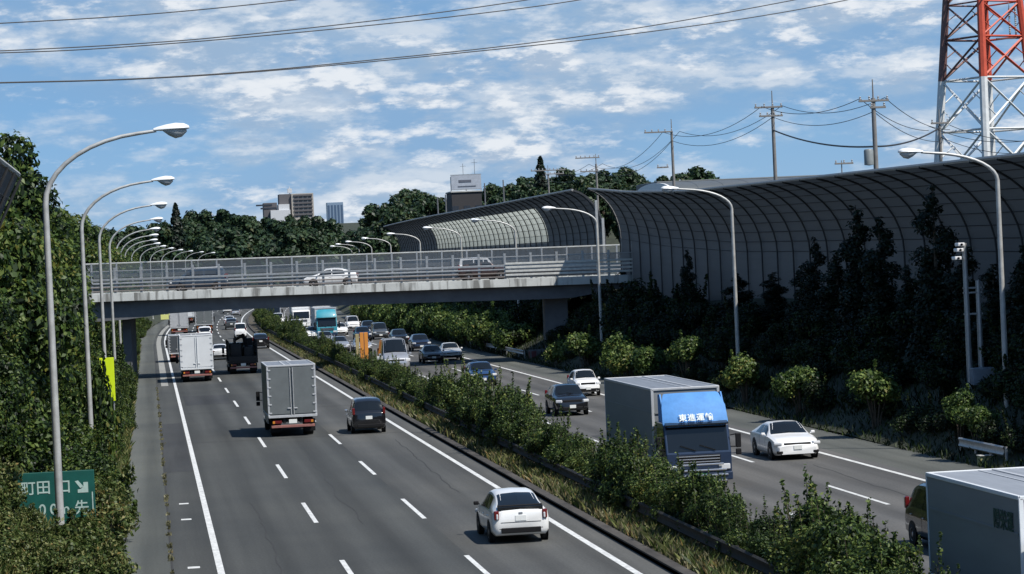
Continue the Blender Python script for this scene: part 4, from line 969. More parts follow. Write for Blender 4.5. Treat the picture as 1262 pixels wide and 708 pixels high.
# ------------------------------------------------------------------ roadside signs and posts
def signs():
    p = Vector((-3.12, 86, 0)); o = thing('road_sign', 'green direction sign with white lettering half hidden by weeds', 'road sign', (p.x, p.y, 0), 0)
    b = MB(); b.box((0, 0, 1.72), (2.4, .05, 1.62), .02); b.build('panel', M_SIGNG, o)
    b = MB()
    for z in (1.0, 2.4): b.box((0, .06, z), (2.3, .06, .08))
    b.build('back_rail', M_GALV, o)
    for x in (-.8, .85):
        b = MB(); b.tube([(x, .1, .2), (x, .1, 2.45)], .045, 8); b.build('post', M_GALV, o)
    for ch, x, z in (('町', -.82, 2.03), ('田', -.36, 2.03), ('口', .26, 2.03), ('5', -.75, 1.36), ('0', -.42, 1.36), ('0', -.08, 1.36), ('m', .24, 1.36), ('先', .78, 1.36)):
        lettering('lettering', ch, .46, M_SIGNFADE, o, (x, -.032, z), (pi / 2, 0, 0))
    b = MB(); b.add([(.60, -.032, 2.20), (.70, -.032, 2.22), (.86, -.032, 2.03), (.86, -.032, 2.16), (1.0, -.032, 2.16), (1.0, -.032, 1.84), (.68, -.032, 1.84), (.68, -.032, 1.94), (.78, -.032, 1.96)], [(0, 1, 2, 8), (2, 3, 4, 5), (2, 5, 6, 7), (2, 7, 8)]); b.build('arrow', M_SIGNFADE, o)
    b = MB(); b.box((1.12, -.031, 1.45), (.035, .008, .8)); b.build('border_line', M_SIGNFADE, o)
    q = pt(131, 468, 128); o = thing('warning_board', 'tall fluorescent yellow board half covered by leaves', 'board', (q.x + .05, 128, 0))
    b = MB(); b.box((0, 0, q.z), (.66, .06, 2.0), .015); b.build('panel', M_YELLOW, o)
    for x in (-.25, .25):
        b = MB(); b.tube([(x, .08, .3), (x, .08, q.z + 1.0)], .03, 7); b.build('post', M_GALV, o)
    for i, (px, py, Y, w, h, lb) in enumerate(((159, 410, 262, .75, .75, 'pale yellow diamond sign in the leaves behind the left pier'), (161, 422, 258, .7, .35, 'small pale yellow plate low in the leaves behind the left pier'),
                                               (203, 391, 420, 1.2, .75, 'left one of two small yellow boards on the far shoulder'), (212, 386, 452, 1.1, .75, 'right one of two small yellow boards on the far shoulder'))):
        q = pt(px, py, Y); zg = bank_left(q.x - curve(Y)); o = thing('verge_marker', lb, 'sign', (q.x, Y, zg)); hz = max(q.z - zg, .5)
        rot = Matrix.Rotation(pi / 4, 3, 'Y') if i == 0 else None
        b = MB(); b.box((0, 0, hz), (w, .05, h), .01, rot); b.build('panel', M_YELLOW2, o); b = MB(); b.tube([(0, .06, -.2), (0, .06, hz)], .03, 6); b.build('post', M_GALV, o)
    # orange marker in the hedge
    q = pt(448, 410, 216); o = thing('marker_post', 'twin orange marker boards standing in the median hedge', 'marker', (q.x, 216, 0)); zt = q.z
    for x in (-.17, .17):
        b = MB(); b.box((x, 0, zt - 1.05), (.29, .08, 2.1), .02); b.build('orange_board', M_ORANGE, o)
    b = MB(); b.box((-.52, .02, zt - 1.0), (.28, .08, 1.8), .02); b.build('tan_board', mat('tan_board', (.36, .29, .14), .6), o)
    b = MB(); b.tube([(0, .08, 0), (0, .08, zt)], .05, 7); b.build('post', M_GALV, o)
    # white post panel in the hedge gap
    o = thing('marker_post', 'white plate on a post in the gap of the median hedge', 'marker', (15.75, 141, .1))
    b = MB(); b.box((.05, 0, 1.35), (.10, .34, 1.0), .02, Matrix.Rotation(-.5, 3, 'Z')); b.box((.1, 0, 1.5), (.42, .06, .6), .02); b.build('plate', M_WHITE, o); b = MB(); b.tube([(0, 0, -.2), (0, 0, 1.9)], .05, 8); b.build('post', M_GALV, o)
    o = thing('marker_post', 'small pale plate on a post in the hedge before the silver minivan', 'marker', (15.6, 190, .1))
    b = MB(); b.box((0, 0, 1.7), (.4, .06, .5), .02); b.build('plate', M_APTW, o); b = MB(); b.tube([(0, .06, -.2), (0, .06, 1.9)], .05, 8); b.build('post', M_GALV, o)
    # camera post with box on the right bank
    q = pt(1193, 410, 113); zb = bank_right(q.x) - .1; o = thing('camera_post', 'slim double post with traffic cameras and a control box', 'camera post', (q.x, 113, zb)); zt = pt(1186, 300, 113).z - zb
    for x in (-.0, .52):
        b = MB(); b.tube([(x, 0, 0), (x, 0, zt if x == 0 else zt - 1.6)], [.13, .10], 9); b.build('post', M_GALV, o)
    b = MB()
    for z in (zt - 3.0, zt - 1.9, zt - 2.1): b.box((.26, -.02, z), (.8, .1, .07))
    b.build('clamp', M_GALV, o)
    for dx, dz in ((-.18, -.05), (-.24, -.28), (-.34, -.62)):
        b = MB(); b.box((dx - .08, -.22, zt + dz), (.30, .5, .15), .03); b.build('camera', M_WHITE, o); b = MB(); b.lathe([(.001, 0), (.05, 0), (.05, .05)], 8, Matrix.Translation((dx - .08, -.475, zt + dz)) @ Matrix.Rotation(pi / 2, 4, 'X')); b.build('lens', M_PLASTIC, o)
        b = MB(); b.bar((0, 0, zt + dz), (dx, -.1, zt + dz), .05); b.build('bracket', M_GALV, o)
    zc = pt(1206, 464, 112.6).z - zb
    b = MB(); b.box((.42, -.38, zc), (.95, .5, .72), .03); b.build('control_box', mat('control_box', (.26, .29, .33), .5, .2), o); b = MB(); b.box((.42, -.64, zc), (.8, .03, .58), .01); b.build('box_door', mat('control_box', (.26, .29, .33)), o)
signs()

# ------------------------------------------------------------------ vehicles
# station: (t along the length from the tail, underside z, shoulder z, top z, half width, half width of the top)
CARS = {
 'hatch': dict(L=4.46, W=1.745, H=1.49, st=[(0, .36, .78, .99, .70, .60), (.05, .28, .88, 1.03, .82, .68), (.16, .24, .93, 1.08, .86, .68), (.55, .22, .95, 1.24, .87, .61), (1.15, .20, .94, 1.42, .872, .57), (1.9, .20, .92, 1.49, .8725, .56), (2.5, .20, .90, 1.46, .8725, .56), (3.4, .20, .90, 1.00, .87, .68), (4.0, .22, .80, .86, .85, .68), (4.36, .26, .62, .70, .78, .62), (4.46, .32, .50, .56, .64, .5)],
      rear=(.20, 1.12), wind=(2.56, 3.36), side=((1.0, 2.02), (2.08, 3.05)), ax=(.84, 3.58), wr=.315),
 'sporthatch': dict(L=4.6, W=1.89, H=1.41, st=[(0, .36, .76, .95, .78, .66), (.06, .26, .86, 1.0, .9, .72), (.2, .22, .92, 1.05, .94, .70), (.9, .18, .94, 1.28, .945, .62), (1.7, .18, .92, 1.40, .945, .60), (2.3, .18, .90, 1.40, .945, .60), (3.15, .18, .88, .97, .94, .74), (4.0, .18, .78, .85, .92, .74), (4.45, .20, .62, .70, .86, .70), (4.6, .24, .50, .58, .76, .6)],
      rear=(.28, 1.2), wind=(2.38, 3.12), side=((1.1, 1.9), (1.96, 2.85)), ax=(.95, 3.68), wr=.335),
 'sedan': dict(L=4.6, W=1.77, H=1.46, st=[(0, .38, .76, .92, .70, .58), (.08, .28, .88, .99, .83, .68), (.5, .22, .93, 1.02, .88, .70), (.85, .20, .95, 1.06, .885, .66), (1.55, .20, .93, 1.40, .885, .56), (2.1, .20, .92, 1.46, .885, .56), (2.6, .20, .90, 1.43, .885, .57), (3.3, .20, .90, 1.0, .88, .70), (4.1, .22, .78, .86, .86, .68), (4.48, .26, .62, .70, .78, .62), (4.6, .32, .50, .56, .64, .5)],
      rear=(.92, 1.5), wind=(2.66, 3.26), side=((1.25, 2.1), (2.16, 3.0)), ax=(.95, 3.7), wr=.315),
 'suv': dict(L=4.35, W=1.79, H=1.6, st=[(0, .42, .86, 1.06, .74, .62), (.06, .34, .96, 1.10, .86, .70), (.18, .30, 1.0, 1.16, .89, .70), (.7, .26, 1.02, 1.48, .895, .62), (1.3, .24, 1.0, 1.58, .895, .60), (2.1, .24, .98, 1.60, .895, .60), (2.5, .24, .97, 1.56, .895, .60), (3.2, .24, .97, 1.09, .89, .72), (3.9, .26, .90, .99, .87, .70), (4.25, .30, .74, .84, .80, .64), (4.35, .36, .6, .68, .68, .54)],
      rear=(.22, .66), wind=(2.56, 3.16), side=((.85, 1.86), (1.92, 2.85)), ax=(.85, 3.48), wr=.345),
 'minivan': dict(L=4.7, W=1.72, H=1.85, st=[(0, .40, .84, 1.02, .74, .66), (.05, .32, .96, 1.10, .84, .72), (.12, .28, 1.0, 1.20, .855, .72), (.30, .25, 1.02, 1.74, .86, .66), (.6, .24, 1.02, 1.83, .86, .65), (2.0, .22, 1.0, 1.85, .86, .65), (2.9, .22, .98, 1.80, .86, .64), (3.85, .22, .98, 1.14, .855, .70), (4.3, .24, .92, 1.02, .83, .68), (4.62, .28, .74, .84, .76, .62), (4.7, .34, .6, .66, .66, .54)],
      rear=(.13, .29), wind=(2.98, 3.8), side=((.55, 1.75), (1.82, 2.65), (2.72, 3.35)), ax=(.85, 3.72), wr=.32),
 'taxi': dict(L=4.4, W=1.695, H=1.75, st=[(0, .36, .80, 1.0, .73, .64), (.05, .28, .93, 1.07, .83, .70), (.14, .25, .98, 1.14, .845, .70), (.48, .24, 1.0, 1.60, .8475, .62), (.95, .22, 1.0, 1.73, .8475, .60), (1.9, .22, .98, 1.75, .8475, .60), (2.45, .22, .97, 1.70, .8475, .60), (3.2, .22, .96, 1.08, .845, .70), (3.95, .24, .88, .97, .83, .68), (4.3, .28, .72, .80, .76, .62), (4.4, .34, .56, .62, .66, .54)],
      rear=(.16, .46), wind=(2.52, 3.15), side=((.62, 1.75), (1.82, 2.8)), ax=(.82, 3.55), wr=.31),
 'keivan': dict(L=3.395, W=1.475, H=1.89, st=[(0, .34, .80, 1.0, .64, .58), (.04, .27, .92, 1.08, .72, .64), (.08, .24, .98, 1.14, .735, .65), (.20, .22, 1.0, 1.80, .7375, .60), (.4, .22, 1.0, 1.87, .7375, .59), (1.6, .22, .98, 1.89, .7375, .59), (2.4, .22, .96, 1.84, .7375, .58), (2.98, .22, .96, 1.14, .735, .62), (3.25, .24, .84, .98, .72, .60), (3.36, .28, .66, .78, .66, .55), (3.395, .34, .52, .6, .58, .48)],
      rear=(.09, .19), wind=(2.45, 2.96), side=((.35, 1.25), (1.31, 2.05), (2.1, 2.55)), ax=(.55, 2.75), wr=.28),
}
def pchip(xs, ys):
    xs = np.array(xs, float); ys = np.array(ys, float); h = np.diff(xs); dl = np.diff(ys) / h; d = np.zeros(len(xs)); d[0] = dl[0]; d[-1] = dl[-1]
    for i in range(1, len(xs) - 1):
        if dl[i - 1] * dl[i] > 0: w1 = 2 * h[i] + h[i - 1]; w2 = h[i] + 2 * h[i - 1]; d[i] = (w1 + w2) / (w1 / dl[i - 1] + w2 / dl[i])
    def f(x):
        i = min(max(int(np.searchsorted(xs, x, 'right')) - 1, 0), len(h) - 1); t = (x - xs[i]) / h[i]
        return (2 * t**3 - 3 * t**2 + 1) * ys[i] + (t**3 - 2 * t**2 + t) * h[i] * d[i] + (-2 * t**3 + 3 * t**2) * ys[i + 1] + (t**3 - t**2) * h[i] * d[i + 1]
    return f
def wheel(o, x, y, r, side, w=.2, dual=False):
    b = MB(); mt = Matrix.Translation((x, y, r)) @ Matrix.Rotation(side * pi / 2, 4, 'Y')
    wd = w * (2.1 if dual else 1)
    b.lathe([(r * .58, w * .5), (r * .9, w * .5), (r, w * .36), (r, w * .36 - wd * .8), (r * .9, w * .5 - wd), (r * .5, w * .5 - wd)], 20, mt); wo = b.build('wheel', M_TYRE, o)
    b = MB(); b.lathe([(.001, w * .42), (r * .18, w * .44), (r * .22, w * .34), (r * .50, w * .40), (r * .60, w * .5)], 20, mt); b.build('rim', M_RIM, wo)
def car(name, kind, label, cat, paint, X, Y, away, z=0.0, rz=None, trim=None, plate=None, group=None, glassdark=M_GLASS):
    """Y is the road coordinate of the end nearest the viewer; away: drives up the picture (we see its tail)"""
    k = CARS[kind]; L, W = k['L'], k['W']; st = k['st']; fs_ = [pchip([s[0] for s in st], [s[i] for s in st]) for i in range(1, 6)]
    if rz is None: rz = head(Y) if away else pi + head(Y)
    loc = (X, Y, z) if (away or z > 0) else (X, Y, z)
    o = thing(name, label, cat, loc, rz, group); y0 = 0 if away or z > 0 else -L
    def ring(t):
        zb, zs, zt, hw, ht = [f(t) for f in fs_]; cr = .07 * min(1, (zt - zs) / .3)
        return [(0, zb), (hw - .12, zb), (hw - .015, zb + .13), (hw, zs - .22), (hw - .035, zs), (ht + .03, zt - cr), (ht - .10, zt - .012), (0, zt + .012)]
    def S(t, s):
        p = ring(t); i = min(int(s), 6); q = s - i; return Vector((p[i][0] * (1 - q) + p[i + 1][0] * q, y0 + t, p[i][1] * (1 - q) + p[i + 1][1] * q))
    ts = sorted(set([s[0] for s in st] + [L * i / 40 for i in range(41)])); ss = [0, .95, 1, 1.5, 2, 2.5, 3, 3.4, 3.8, 4, 4.5, 4.95, 5, 5.5, 6, 6.5, 7]
    b = MB(); vs = []
    for t in ts:
        rp = [S(t, s) for s in ss]; vs += rp + [Vector((-p.x, p.y, p.z)) for p in rp[1:-1][::-1]]
    n = 2 * len(ss) - 2; fc = [(i * n + j, i * n + (j + 1) % n, (i + 1) * n + (j + 1) % n, (i + 1) * n + j) for i in range(len(ts) - 1) for j in range(n)]
    fc += [tuple(range(n)), tuple((len(ts) - 1) * n + j for j in range(n))]
    b.add(vs, fc, True); b.build('body', paint, o)
    def N_(t, s):
        e = .01; a = S(min(t + e, L), s) - S(max(t - e, 0), s); c = S(t, min(s + e, 7)) - S(t, max(s - e, 0)); nn = a.cross(c)
        if nn.length < 1e-9: return Vector((0, 0, 1))
        nn.normalize(); c0 = Vector((0, y0 + t, .7)); return nn if nn.dot(S(t, s) - c0) > 0 else -nn
    def patch(nm, t0, t1, s0, s1, m, both=True, off=.008, skew=(0, 0), nt=6, ns=4, one=0):
        b = MB()
        for sg in ((1, -1) if both else (1,)) if not one else (one,):
            vs = []
            for i in range(nt + 1):
                for j in range(ns + 1):
                    w = j / ns; s = s0 + (s1 - s0) * w; ta = t0 + skew[0] * w; tb = t1 + skew[1] * w; t = ta + (tb - ta) * i / nt; p = S(t, s) + N_(t, s) * off; vs.append((sg * p.x, p.y, p.z))
            b.add(vs, [(i * (ns + 1) + j, i * (ns + 1) + j + 1, (i + 1) * (ns + 1) + j + 1, (i + 1) * (ns + 1) + j) for i in range(nt) for j in range(ns)], True)
        return b.build(nm, m, o, fixn=True)
    r0_, r1_ = k['rear']; patch('rear_window', r0_, r1_, 5.35, 7, glassdark)
    w0, w1 = k['wind']; patch('windshield', w0, w1, 5.25, 7, glassdark)
    nsd = len(k['side'])
    for i, (a, c) in enumerate(k['side']):
        sk = ((.16 if i == 0 and kind in ('hatch', 'sedan', 'sporthatch') else .04), (-.30 if i == nsd - 1 else 0))
        for sg in (1, -1): patch('side_window', a, c + (.16 if i == nsd - 1 else 0), 4.1, 4.86, glassdark, False, .008, sk, one=sg)
    for i in range(nsd):                           # door handle each side
        if i == 0 and kind == 'keivan': continue
        a, c = k['side'][i]; t = a + .12; p = S(t, 3.35)
        for sg in (1, -1): b = MB(); b.box((sg * (p.x + .01), p.y, p.z), (.03, .17, .03), .008); b.build('door_handle', paint, o)
    for sg in (1, -1):                             # wheels, arches, mirrors
        for ay in k['ax']:
            hw = fs_[3](ay); r = k['wr']
            b = MB(); b.lathe([(r * .3, -.10), (r + .055, -.02), (r + .06, .006), (r * .3, .007)], 22, Matrix.Translation((sg * hw, y0 + ay, r + .01)) @ Matrix.Rotation(sg * pi / 2, 4, 'Y')); b.build('wheel_arch', M_PLASTIC, o)
            wheel(o, sg * (hw - .08), y0 + ay, r, sg, .19)
        t = k['wind'][1] - .18; p = S(t, 4.0); b = MB(); b.box((sg * (p.x + .11), p.y, p.z + .09), (.16, .09, .115), .03); b.bar((sg * p.x, p.y, p.z + .04), (sg * (p.x + .08), p.y, p.z + .09), .04); b.build('mirror', paint if trim is None else trim, o)
    H0 = st[1][3]; hw1 = st[1][4]                  # tail
    tall = kind in ('minivan', 'keivan', 'suv', 'taxi')
    for sg in (1, -1):
        b = MB()
        if kind == 'hatch': b.box((sg * (hw1 - .10), y0 + .05, .86), (.15, .16, .27), .03)
        elif tall: b.box((sg * (hw1 - .07), y0 + .075, H0 - .04 + (.10 if kind != 'suv' else 0)), (.13, .16, .34), .03)
        else: b.box((sg * (hw1 - .18), y0 + .06, .84), (.36, .12, .14), .03)
        tl = b.build('tail_light', M_TAIL, o)
        if kind == 'hatch':
            b = MB(); b.box((sg * (hw1 - .115), y0 + .02, .82), (.06, .14, .16), .02); b.build('clear_lens', M_TAILCLEAR, tl)
    b = MB(); b.box((0, y0 - .004, .76 if not tall else .80), (.33, .02, .165), .004); b.build('number_plate', plate or M_PLATE, o)
    b = MB(); b.box((0, y0 + .02, .40), (hw1 * 1.45, .10, .16), .02); b.build('rear_diffuser', M_PLASTIC, o)
    for i, (a, c) in enumerate(k['side']):         # door shut lines
        for sg in (1, -1): patch('door_gap', c + .03, c + .045, 2.1, 4.0, M_PLASTIC, False, .004, one=sg, nt=1)
    if kind == 'hatch':
        b = MB(); b.box((0, y0 + .008, .64), (1.2, .03, .014)); b.build('tailgate_gap', M_PLASTIC, o)
        b = MB(); b.box((0, y0 + .07, 1.035), (1.36, .10, .15), .02); b.build('split_window', M_GLASS, o)
        b = MB(); b.box((0, y0 + .15, 1.125), (1.34, .16, .045), .02); b.build('tailgate_spoiler', M_PLASTIC, o)
        b = MB(); b.box((0, y0 - .004, .905), (.12, .02, .06), .01); b.build('badge', M_CHROME, o)
        for sg in (1, -1): b = MB(); b.box((sg * .60, y0 + .03, .45), (.12, .06, .04), .01); b.build('reflector', M_TAIL, o)
    # nose
    e = st[-2]; hwf = e[4]; zf = e[3]
    for sg in (1, -1):
        b = MB(); b.box((sg * (hwf - .10), y0 + L - .16, zf - .05 if not tall else zf - .06), (.34, .20, .13 if not tall else .16), .04, Matrix.Rotation(-sg * .35, 3, 'Z')); b.build('headlight', M_TAILCLEAR, o)
        b = MB(); b.box((sg * (hwf - .14), y0 + L - .06, e[1] + .12), (.24, .14, .12), .03); b.build('fog_light', M_PLASTIC, o)
    b = MB(); b.box((0, y0 + L - .10, zf - .06), (hwf * 1.25, .14, .08 if kind != 'suv' else .14), .02); gr = b.build('grille', M_PLASTIC, o)
    sp = kind == 'sporthatch'
    b = MB(); b.box((0, y0 + L - (.115 if sp else .055), e[1] + .10 + .04 * sp), (hwf * (1.62 if sp else 1.35), .20 if sp else .14, .18 + .10 * sp), .03); b.build('lower_intake', M_PLASTIC, o)
    b = MB(); b.box((0, y0 + L + .014, .5), (.33, .02, .165), .004); b.build('front_plate', plate or M_PLATE, o)
    for dx in (-.25, .2):
        t = k['wind'][1] - .02; b = MB(); p = S(t, 7); b.bar((dx, p.y + .02, p.z + .02), (dx + .4, p.y - .06, p.z + .06), .015); b.build('wiper', M_PLASTIC, o)
    return o
def truck(name, label, X, Y, away, boxm, cabm, L=7.6, W=2.35, H=3.4, cabL=1.75, cabH=2.5, kind='box', rz=None, deck=1.0, roofm=None, deflector=None, doorbar=None, cat='truck', cabw=None):
    """origin at the end nearest the viewer; +Y local is forward"""
    if rz is None: rz = head(Y) if away else pi + head(Y)
    o = thing(name, label, cat, (X, Y, 0), rz); y0 = 0 if away else -L; hw = W / 2; by0, by1 = y0 + .05, y0 + L - cabL - .12; cw = (cabw or W - .12) / 2
    bl = by1 - by0; bc = (by0 + by1) / 2
    b = MB()
    for sg in (1, -1): b.box((sg * .42, y0 + (L - .5) / 2, .78), (.12, L - .7, .24), .01)
    for i in range(6): b.box((0, by0 + .3 + i * (bl - .4) / 5, .80), (.8, .10, .16))
    b.build('chassis', M_STEELBLK, o)
    if kind == 'box':
        b = MB(); b.box((0, bc, (deck + H) / 2), (W, bl, H - deck), .02); bx = b.build('cargo_box', boxm, o)
        b = MB(); b.box((0, bc, H + .012), (W - .10, bl - .10, .03), .01); b.build('roof_panel', roofm or M_ROOF, o)
        b = MB()
        for sg in (1, -1):
            b.box((sg * (hw - .02), bc, H + .005), (.09, bl + .03, .09), .015); b.box((sg * (hw - .015), bc, deck + .03), (.08, bl + .02, .12), .015)
            b.box((sg * (hw - .03), by0 - .012, (deck + H) / 2), (.10, .06, H - deck), .012); b.box((sg * (hw - .03), by1 + .012, (deck + H) / 2), (.10, .06, H - deck), .012)
        b.box((0, by0 - .012, H + .005), (W, .06, .09), .015); b.box((0, by1 + .012, H + .005), (W, .06, .09), .015); b.box((0, by0 - .02, deck + .02), (W, .08, .13), .012)
        b.build('box_frame', doorbar or M_ALU_L, o)
        b = MB(); b.box((.0 - W * .12, bc, H + .035), (.10, bl - .2, .03)); b.box((W * .02, bc, H + .033), (.05, bl - .2, .02)); b.build('roof_rib', M_ALU_L, o)
        for sg in (1, -1):                        # rear doors with rods and hinges
            b = MB(); b.box((sg * (hw * .48), by0 - .018, (deck + H) / 2 + .03), (hw * .90, .03, H - deck - .22), .008); d = b.build('rear_door', boxm, o)
            b = MB(); x = sg * .07; b.tube([(x, by0 - .06, deck + .1), (x, by0 - .06, H - .1)], .022, 6); b.box((x + sg * .08, by0 - .06, deck + .42), (.20, .04, .06), .01); b.build('lock_rod', doorbar or M_ALU_L, d)
            b = MB()
            for q in range(6): b.box((sg * (hw - .10), by0 - .045, deck + .2 + q * (H - deck - .4) / 5), (.16, .035, .07), .008)
            b.build('hinge', M_ALU_L, d)
        b = MB()
        for sg in (1, -1): b.box((sg * (hw + .006), bc, (deck + H) / 2 + .4), (.02, bl - .2, .05))
        b.box((0, by1 + .02, (deck + H) / 2 + .4), (W - .2, .04, .05))
        b.build('side_seam', boxm, o)
    else:                                          # flatbed stacked with dark machinery between stanchions
        b = MB(); b.box((0, bc, deck - .05), (W, bl, .18), .02); b.build('flatbed', M_STEELBLK, o)
        b = MB()
        for sg in (1, -1):
            for q in range(4): b.box((sg * (hw - .06), by0 + .1 + q * (bl - .2) / 3, deck + .85), (.10, .10, 1.7), .01)
            b.box((sg * (hw - .06), bc, deck + .6), (.05, bl, .14), .01); b.box((sg * (hw - .06), bc, deck + 1.15), (.05, bl, .14), .01)
        b.build('stanchion_frame', M_STEELBLK, o)
        b = MB(); b.box((-.55, by0 + 1.4, deck + .75), (.95, 2.2, 1.5), .12); b.box((.5, by0 + 1.7, deck + .62), (.85, 2.4, 1.2), .15); b.tube([(.4, by0 + .8, deck + 1.1), (.1, by0 + 1.6, deck + 2.1), (-.5, by0 + 3.2, deck + 1.7)], [.16, .15, .12], 8); b.tube([(-.7, by0 + .6, deck + .2), (-.6, by0 + .7, deck + 1.9)], .12, 7); b.box((.55, by0 + 3.6, deck + 1.0), (.8, 1.0, 1.6), .08); b.build('machinery', M_STEELBLK, o)
        b = MB(); b.box((0, by0 - .02, deck + .22), (W - .1, .05, .42), .01); b.build('tailboard', M_STEELBLK, o)
    b = MB(); b.box((0, y0 + .10, .52), (W - .25, .10, .14), .02); b.build('under_run_bar', M_RED, o)
    for sg in (1, -1):
        b = MB(); b.box((sg * (hw - .42), y0 + .06, .74), (.46, .09, .15), .015); tl = b.build('tail_light', M_TAIL, o)
        b = MB(); b.box((sg * (hw - .25), y0 + .01, .74), (.11, .02, .12)); b.build('amber_lens', M_AMBER, tl)
        b = MB(); b.box((sg * (hw - .35), y0 + .55, .52), (.55, .03, .62), .005); b.build('mud_flap', M_PLASTIC, o)
    b = MB(); b.box((.0, y0 + .04, .76), (.40, .02, .20), .004); b.build('number_plate', M_PLATE, o)
    for sg in (1, -1):
        wheel(o, sg * (hw - .26), y0 + 1.35 + (L > 9) * .4, .46, sg, .24, True)
        if L > 8.5: wheel(o, sg * (hw - .26), y0 + 2.75, .46, sg, .24, True)
        wheel(o, sg * (hw - .20), y0 + L - 1.15, .46, sg, .26)
        b = MB(); b.box((sg * (hw - .1), y0 + L * .52, .72), (.06, L * .34, .38), .01); b.build('side_guard', M_ALU_L, o)
    # cab
    cy1 = y0 + L; cy0 = cy1 - cabL
    b = MB(); pr = [(cy0, .55), (cy1 - .02, .55), (cy1, .75), (cy1, 1.32), (cy1 - .14, 1.75), (cy1 - .32, cabH - .12), (cy1 - .48, cabH), (cy0, cabH)]
    b.prism(pr, -cw, cw); cb = b.build('cab', cabm, o)
    bv = cb.modifiers.new('bevel', 'BEVEL'); bv.width = .05; bv.segments = 3
    b = MB(); zf0, zf1 = 1.40, cabH - .16; fy = lambda z: interp([(.75, cy1), (1.32, cy1), (1.75, cy1 - .14), (cabH - .12, cy1 - .32)], z) + .012
    zs = [zf0, 1.58, 1.75, zf1]; vs = []
    for z in zs: vs += [(-cw + .10, fy(z), z), (cw - .10, fy(z), z)]
    b.add(vs, [(2 * i, 2 * i + 1, 2 * i + 3, 2 * i + 2) for i in range(3)]); b.build('windshield', M_GLASS, o)
    for sg in (1, -1):
        b = MB(); b.add([(sg * (cw + .006), cy0 + .35, 1.42), (sg * (cw + .006), cy1 - .16, 1.42), (sg * (cw + .006), cy1 - .38, cabH - .22), (sg * (cw + .006), cy0 + .35, cabH - .22)], [(0, 1, 2, 3)]); b.build('side_window', M_GLASS, o)
        b = MB(); b.bar((sg * cw, cy1 - .12, 1.9), (sg * (cw + .22), cy1 + .06, 1.95), .035); b.bar((sg * cw, cy1 - .10, 1.5), (sg * (cw + .22), cy1 + .06, 1.5), .03); b.box((sg * (cw + .24), cy1 + .06, 1.72), (.20, .08, .50), .03); b.box((sg * (cw + .24), cy1 + .06, 1.32), (.20, .08, .22), .03); b.build('mirror', M_PLASTIC, o)
        b = MB(); b.box((sg * (cw - .28), cy1 + .012, .82), (.42, .06, .20), .03); b.build('headlight', M_TAILCLEAR, o)
        b = MB(); b.box((sg * (cw + .004), cy0 + .55, 1.25), (.03, .16, .04), .008); b.build('door_handle', M_PLASTIC, o)
    b = MB(); b.box((0, cy1 + .014, 1.12), (W * .62, .03, .30), .01); g_ = b.build('grille', M_PLASTIC, o)
    b = MB()
    for q in range(3): b.box((0, cy1 + .035, 1.02 + q * .10), (W * .60, .03, .035), .006)
    b.build('grille_bar', M_CHROME, g_)
    b = MB(); b.box((0, cy1 + .03, .50), (2 * cw, .16, .30), .04); b.build('bumper', M_CABDARK if deflector else cabm, o)
    b = MB(); b.box((0, cy1 + .115, .52), (.44, .02, .22), .004); b.build('front_plate', M_PLATE_G, o)
    for dx in (-.6, .1):
        b = MB(); b.bar((dx, cy1 + .02, 1.42), (dx + .55, cy1 - .03, 1.62), .02); b.build('wiper', M_PLASTIC, o)
    if deflector:                                  # sloped wind deflector filling the step up to the box roof
        zt = H - .10; b = MB(); n = 10; vs = []
        sec = [(cy1 - .20, cabH - .16, cw - .02), (cy1 - .26, cabH + .03, cw), (cy1 - .50, (cabH + zt) / 2 + .05, cw - .03), (cy1 - .92, zt - .05, cw - .16), (cy1 - 1.02, zt, cw - .22)]
        for (yy, z, w) in sec:
            for q in range(n + 1): u = -1 + 2 * q / n; vs.append((u * w, yy - .14 * abs(u) ** 3, z - .02 * abs(u) ** 3))
        for (yy, z, w) in sec:
            for q in range(n + 1): u = -1 + 2 * q / n; vs.append((u * w, min(yy - .14 * abs(u) ** 3 - .05, cy1 - .3) , z - .05))
        m_ = (n + 1) * len(sec); fc = []
        for i in range(len(sec) - 1):
            for q in range(n): a = i * (n + 1) + q; fc.append((a, a + 1, a + n + 2, a + n + 1)); fc.append((a + m_, a + n + 1 + m_, a + n + 2 + m_, a + 1 + m_))
        b.add(vs, fc, True); df = b.build('wind_deflector', deflector, o)
        for sg in (1, -1):
            b = MB(); b.prism([(cy1 - .42, cabH), (cy1 - .68, (cabH + zt) / 2), (cy1 - 1.1, zt - .02), (cy1 - 1.45, zt - .05), (cy1 - 1.45, cabH)], sg * (cw - .10), sg * (cw - .05)); b.build('deflector_fin', deflector, o)
        b = MB(); b.box((0, cy1 - .20, cabH - .06), (2 * cw - .1, .30, .06), .02, Matrix.Rotation(-.25, 3, 'X')); b.build('sun_visor', M_GLASS, o)
    return o

# left carriageway, driving away
car('hatchback_car', 'hatch', 'white hatchback with split dark rear window in the right lane, nearest car', 'car', M_PEARL, 10.62, 81.0, True, plate=M_PLATE, trim=M_PLASTIC)
car('taxi_car', 'taxi', 'tall black estate car beside the grey box truck, nearest black car', 'car', M_BLACK, 10.62, 137.5, True, trim=M_CHROME)
truck('box_truck', 'grey panelled box truck seen from behind in the middle lane', 6.88, 138.5, True, M_ALU, M_WHITE, L=8.2, W=2.42, H=3.55, doorbar=M_ALU_L)
truck('box_truck', 'white box truck with two tall rear doors in the left lane', 3.42, 212.8, True, M_PANEL_W, M_WHITE, L=8.6, W=2.48, H=3.55, doorbar=M_PANEL_W)
truck('flatbed_truck', 'black flatbed truck loaded with dark machinery under the overpass', 7.35, 224.4, True, M_STEELBLK, M_BLACK, L=8.0, W=2.4, H=3.0, kind='flat', cabH=2.4)
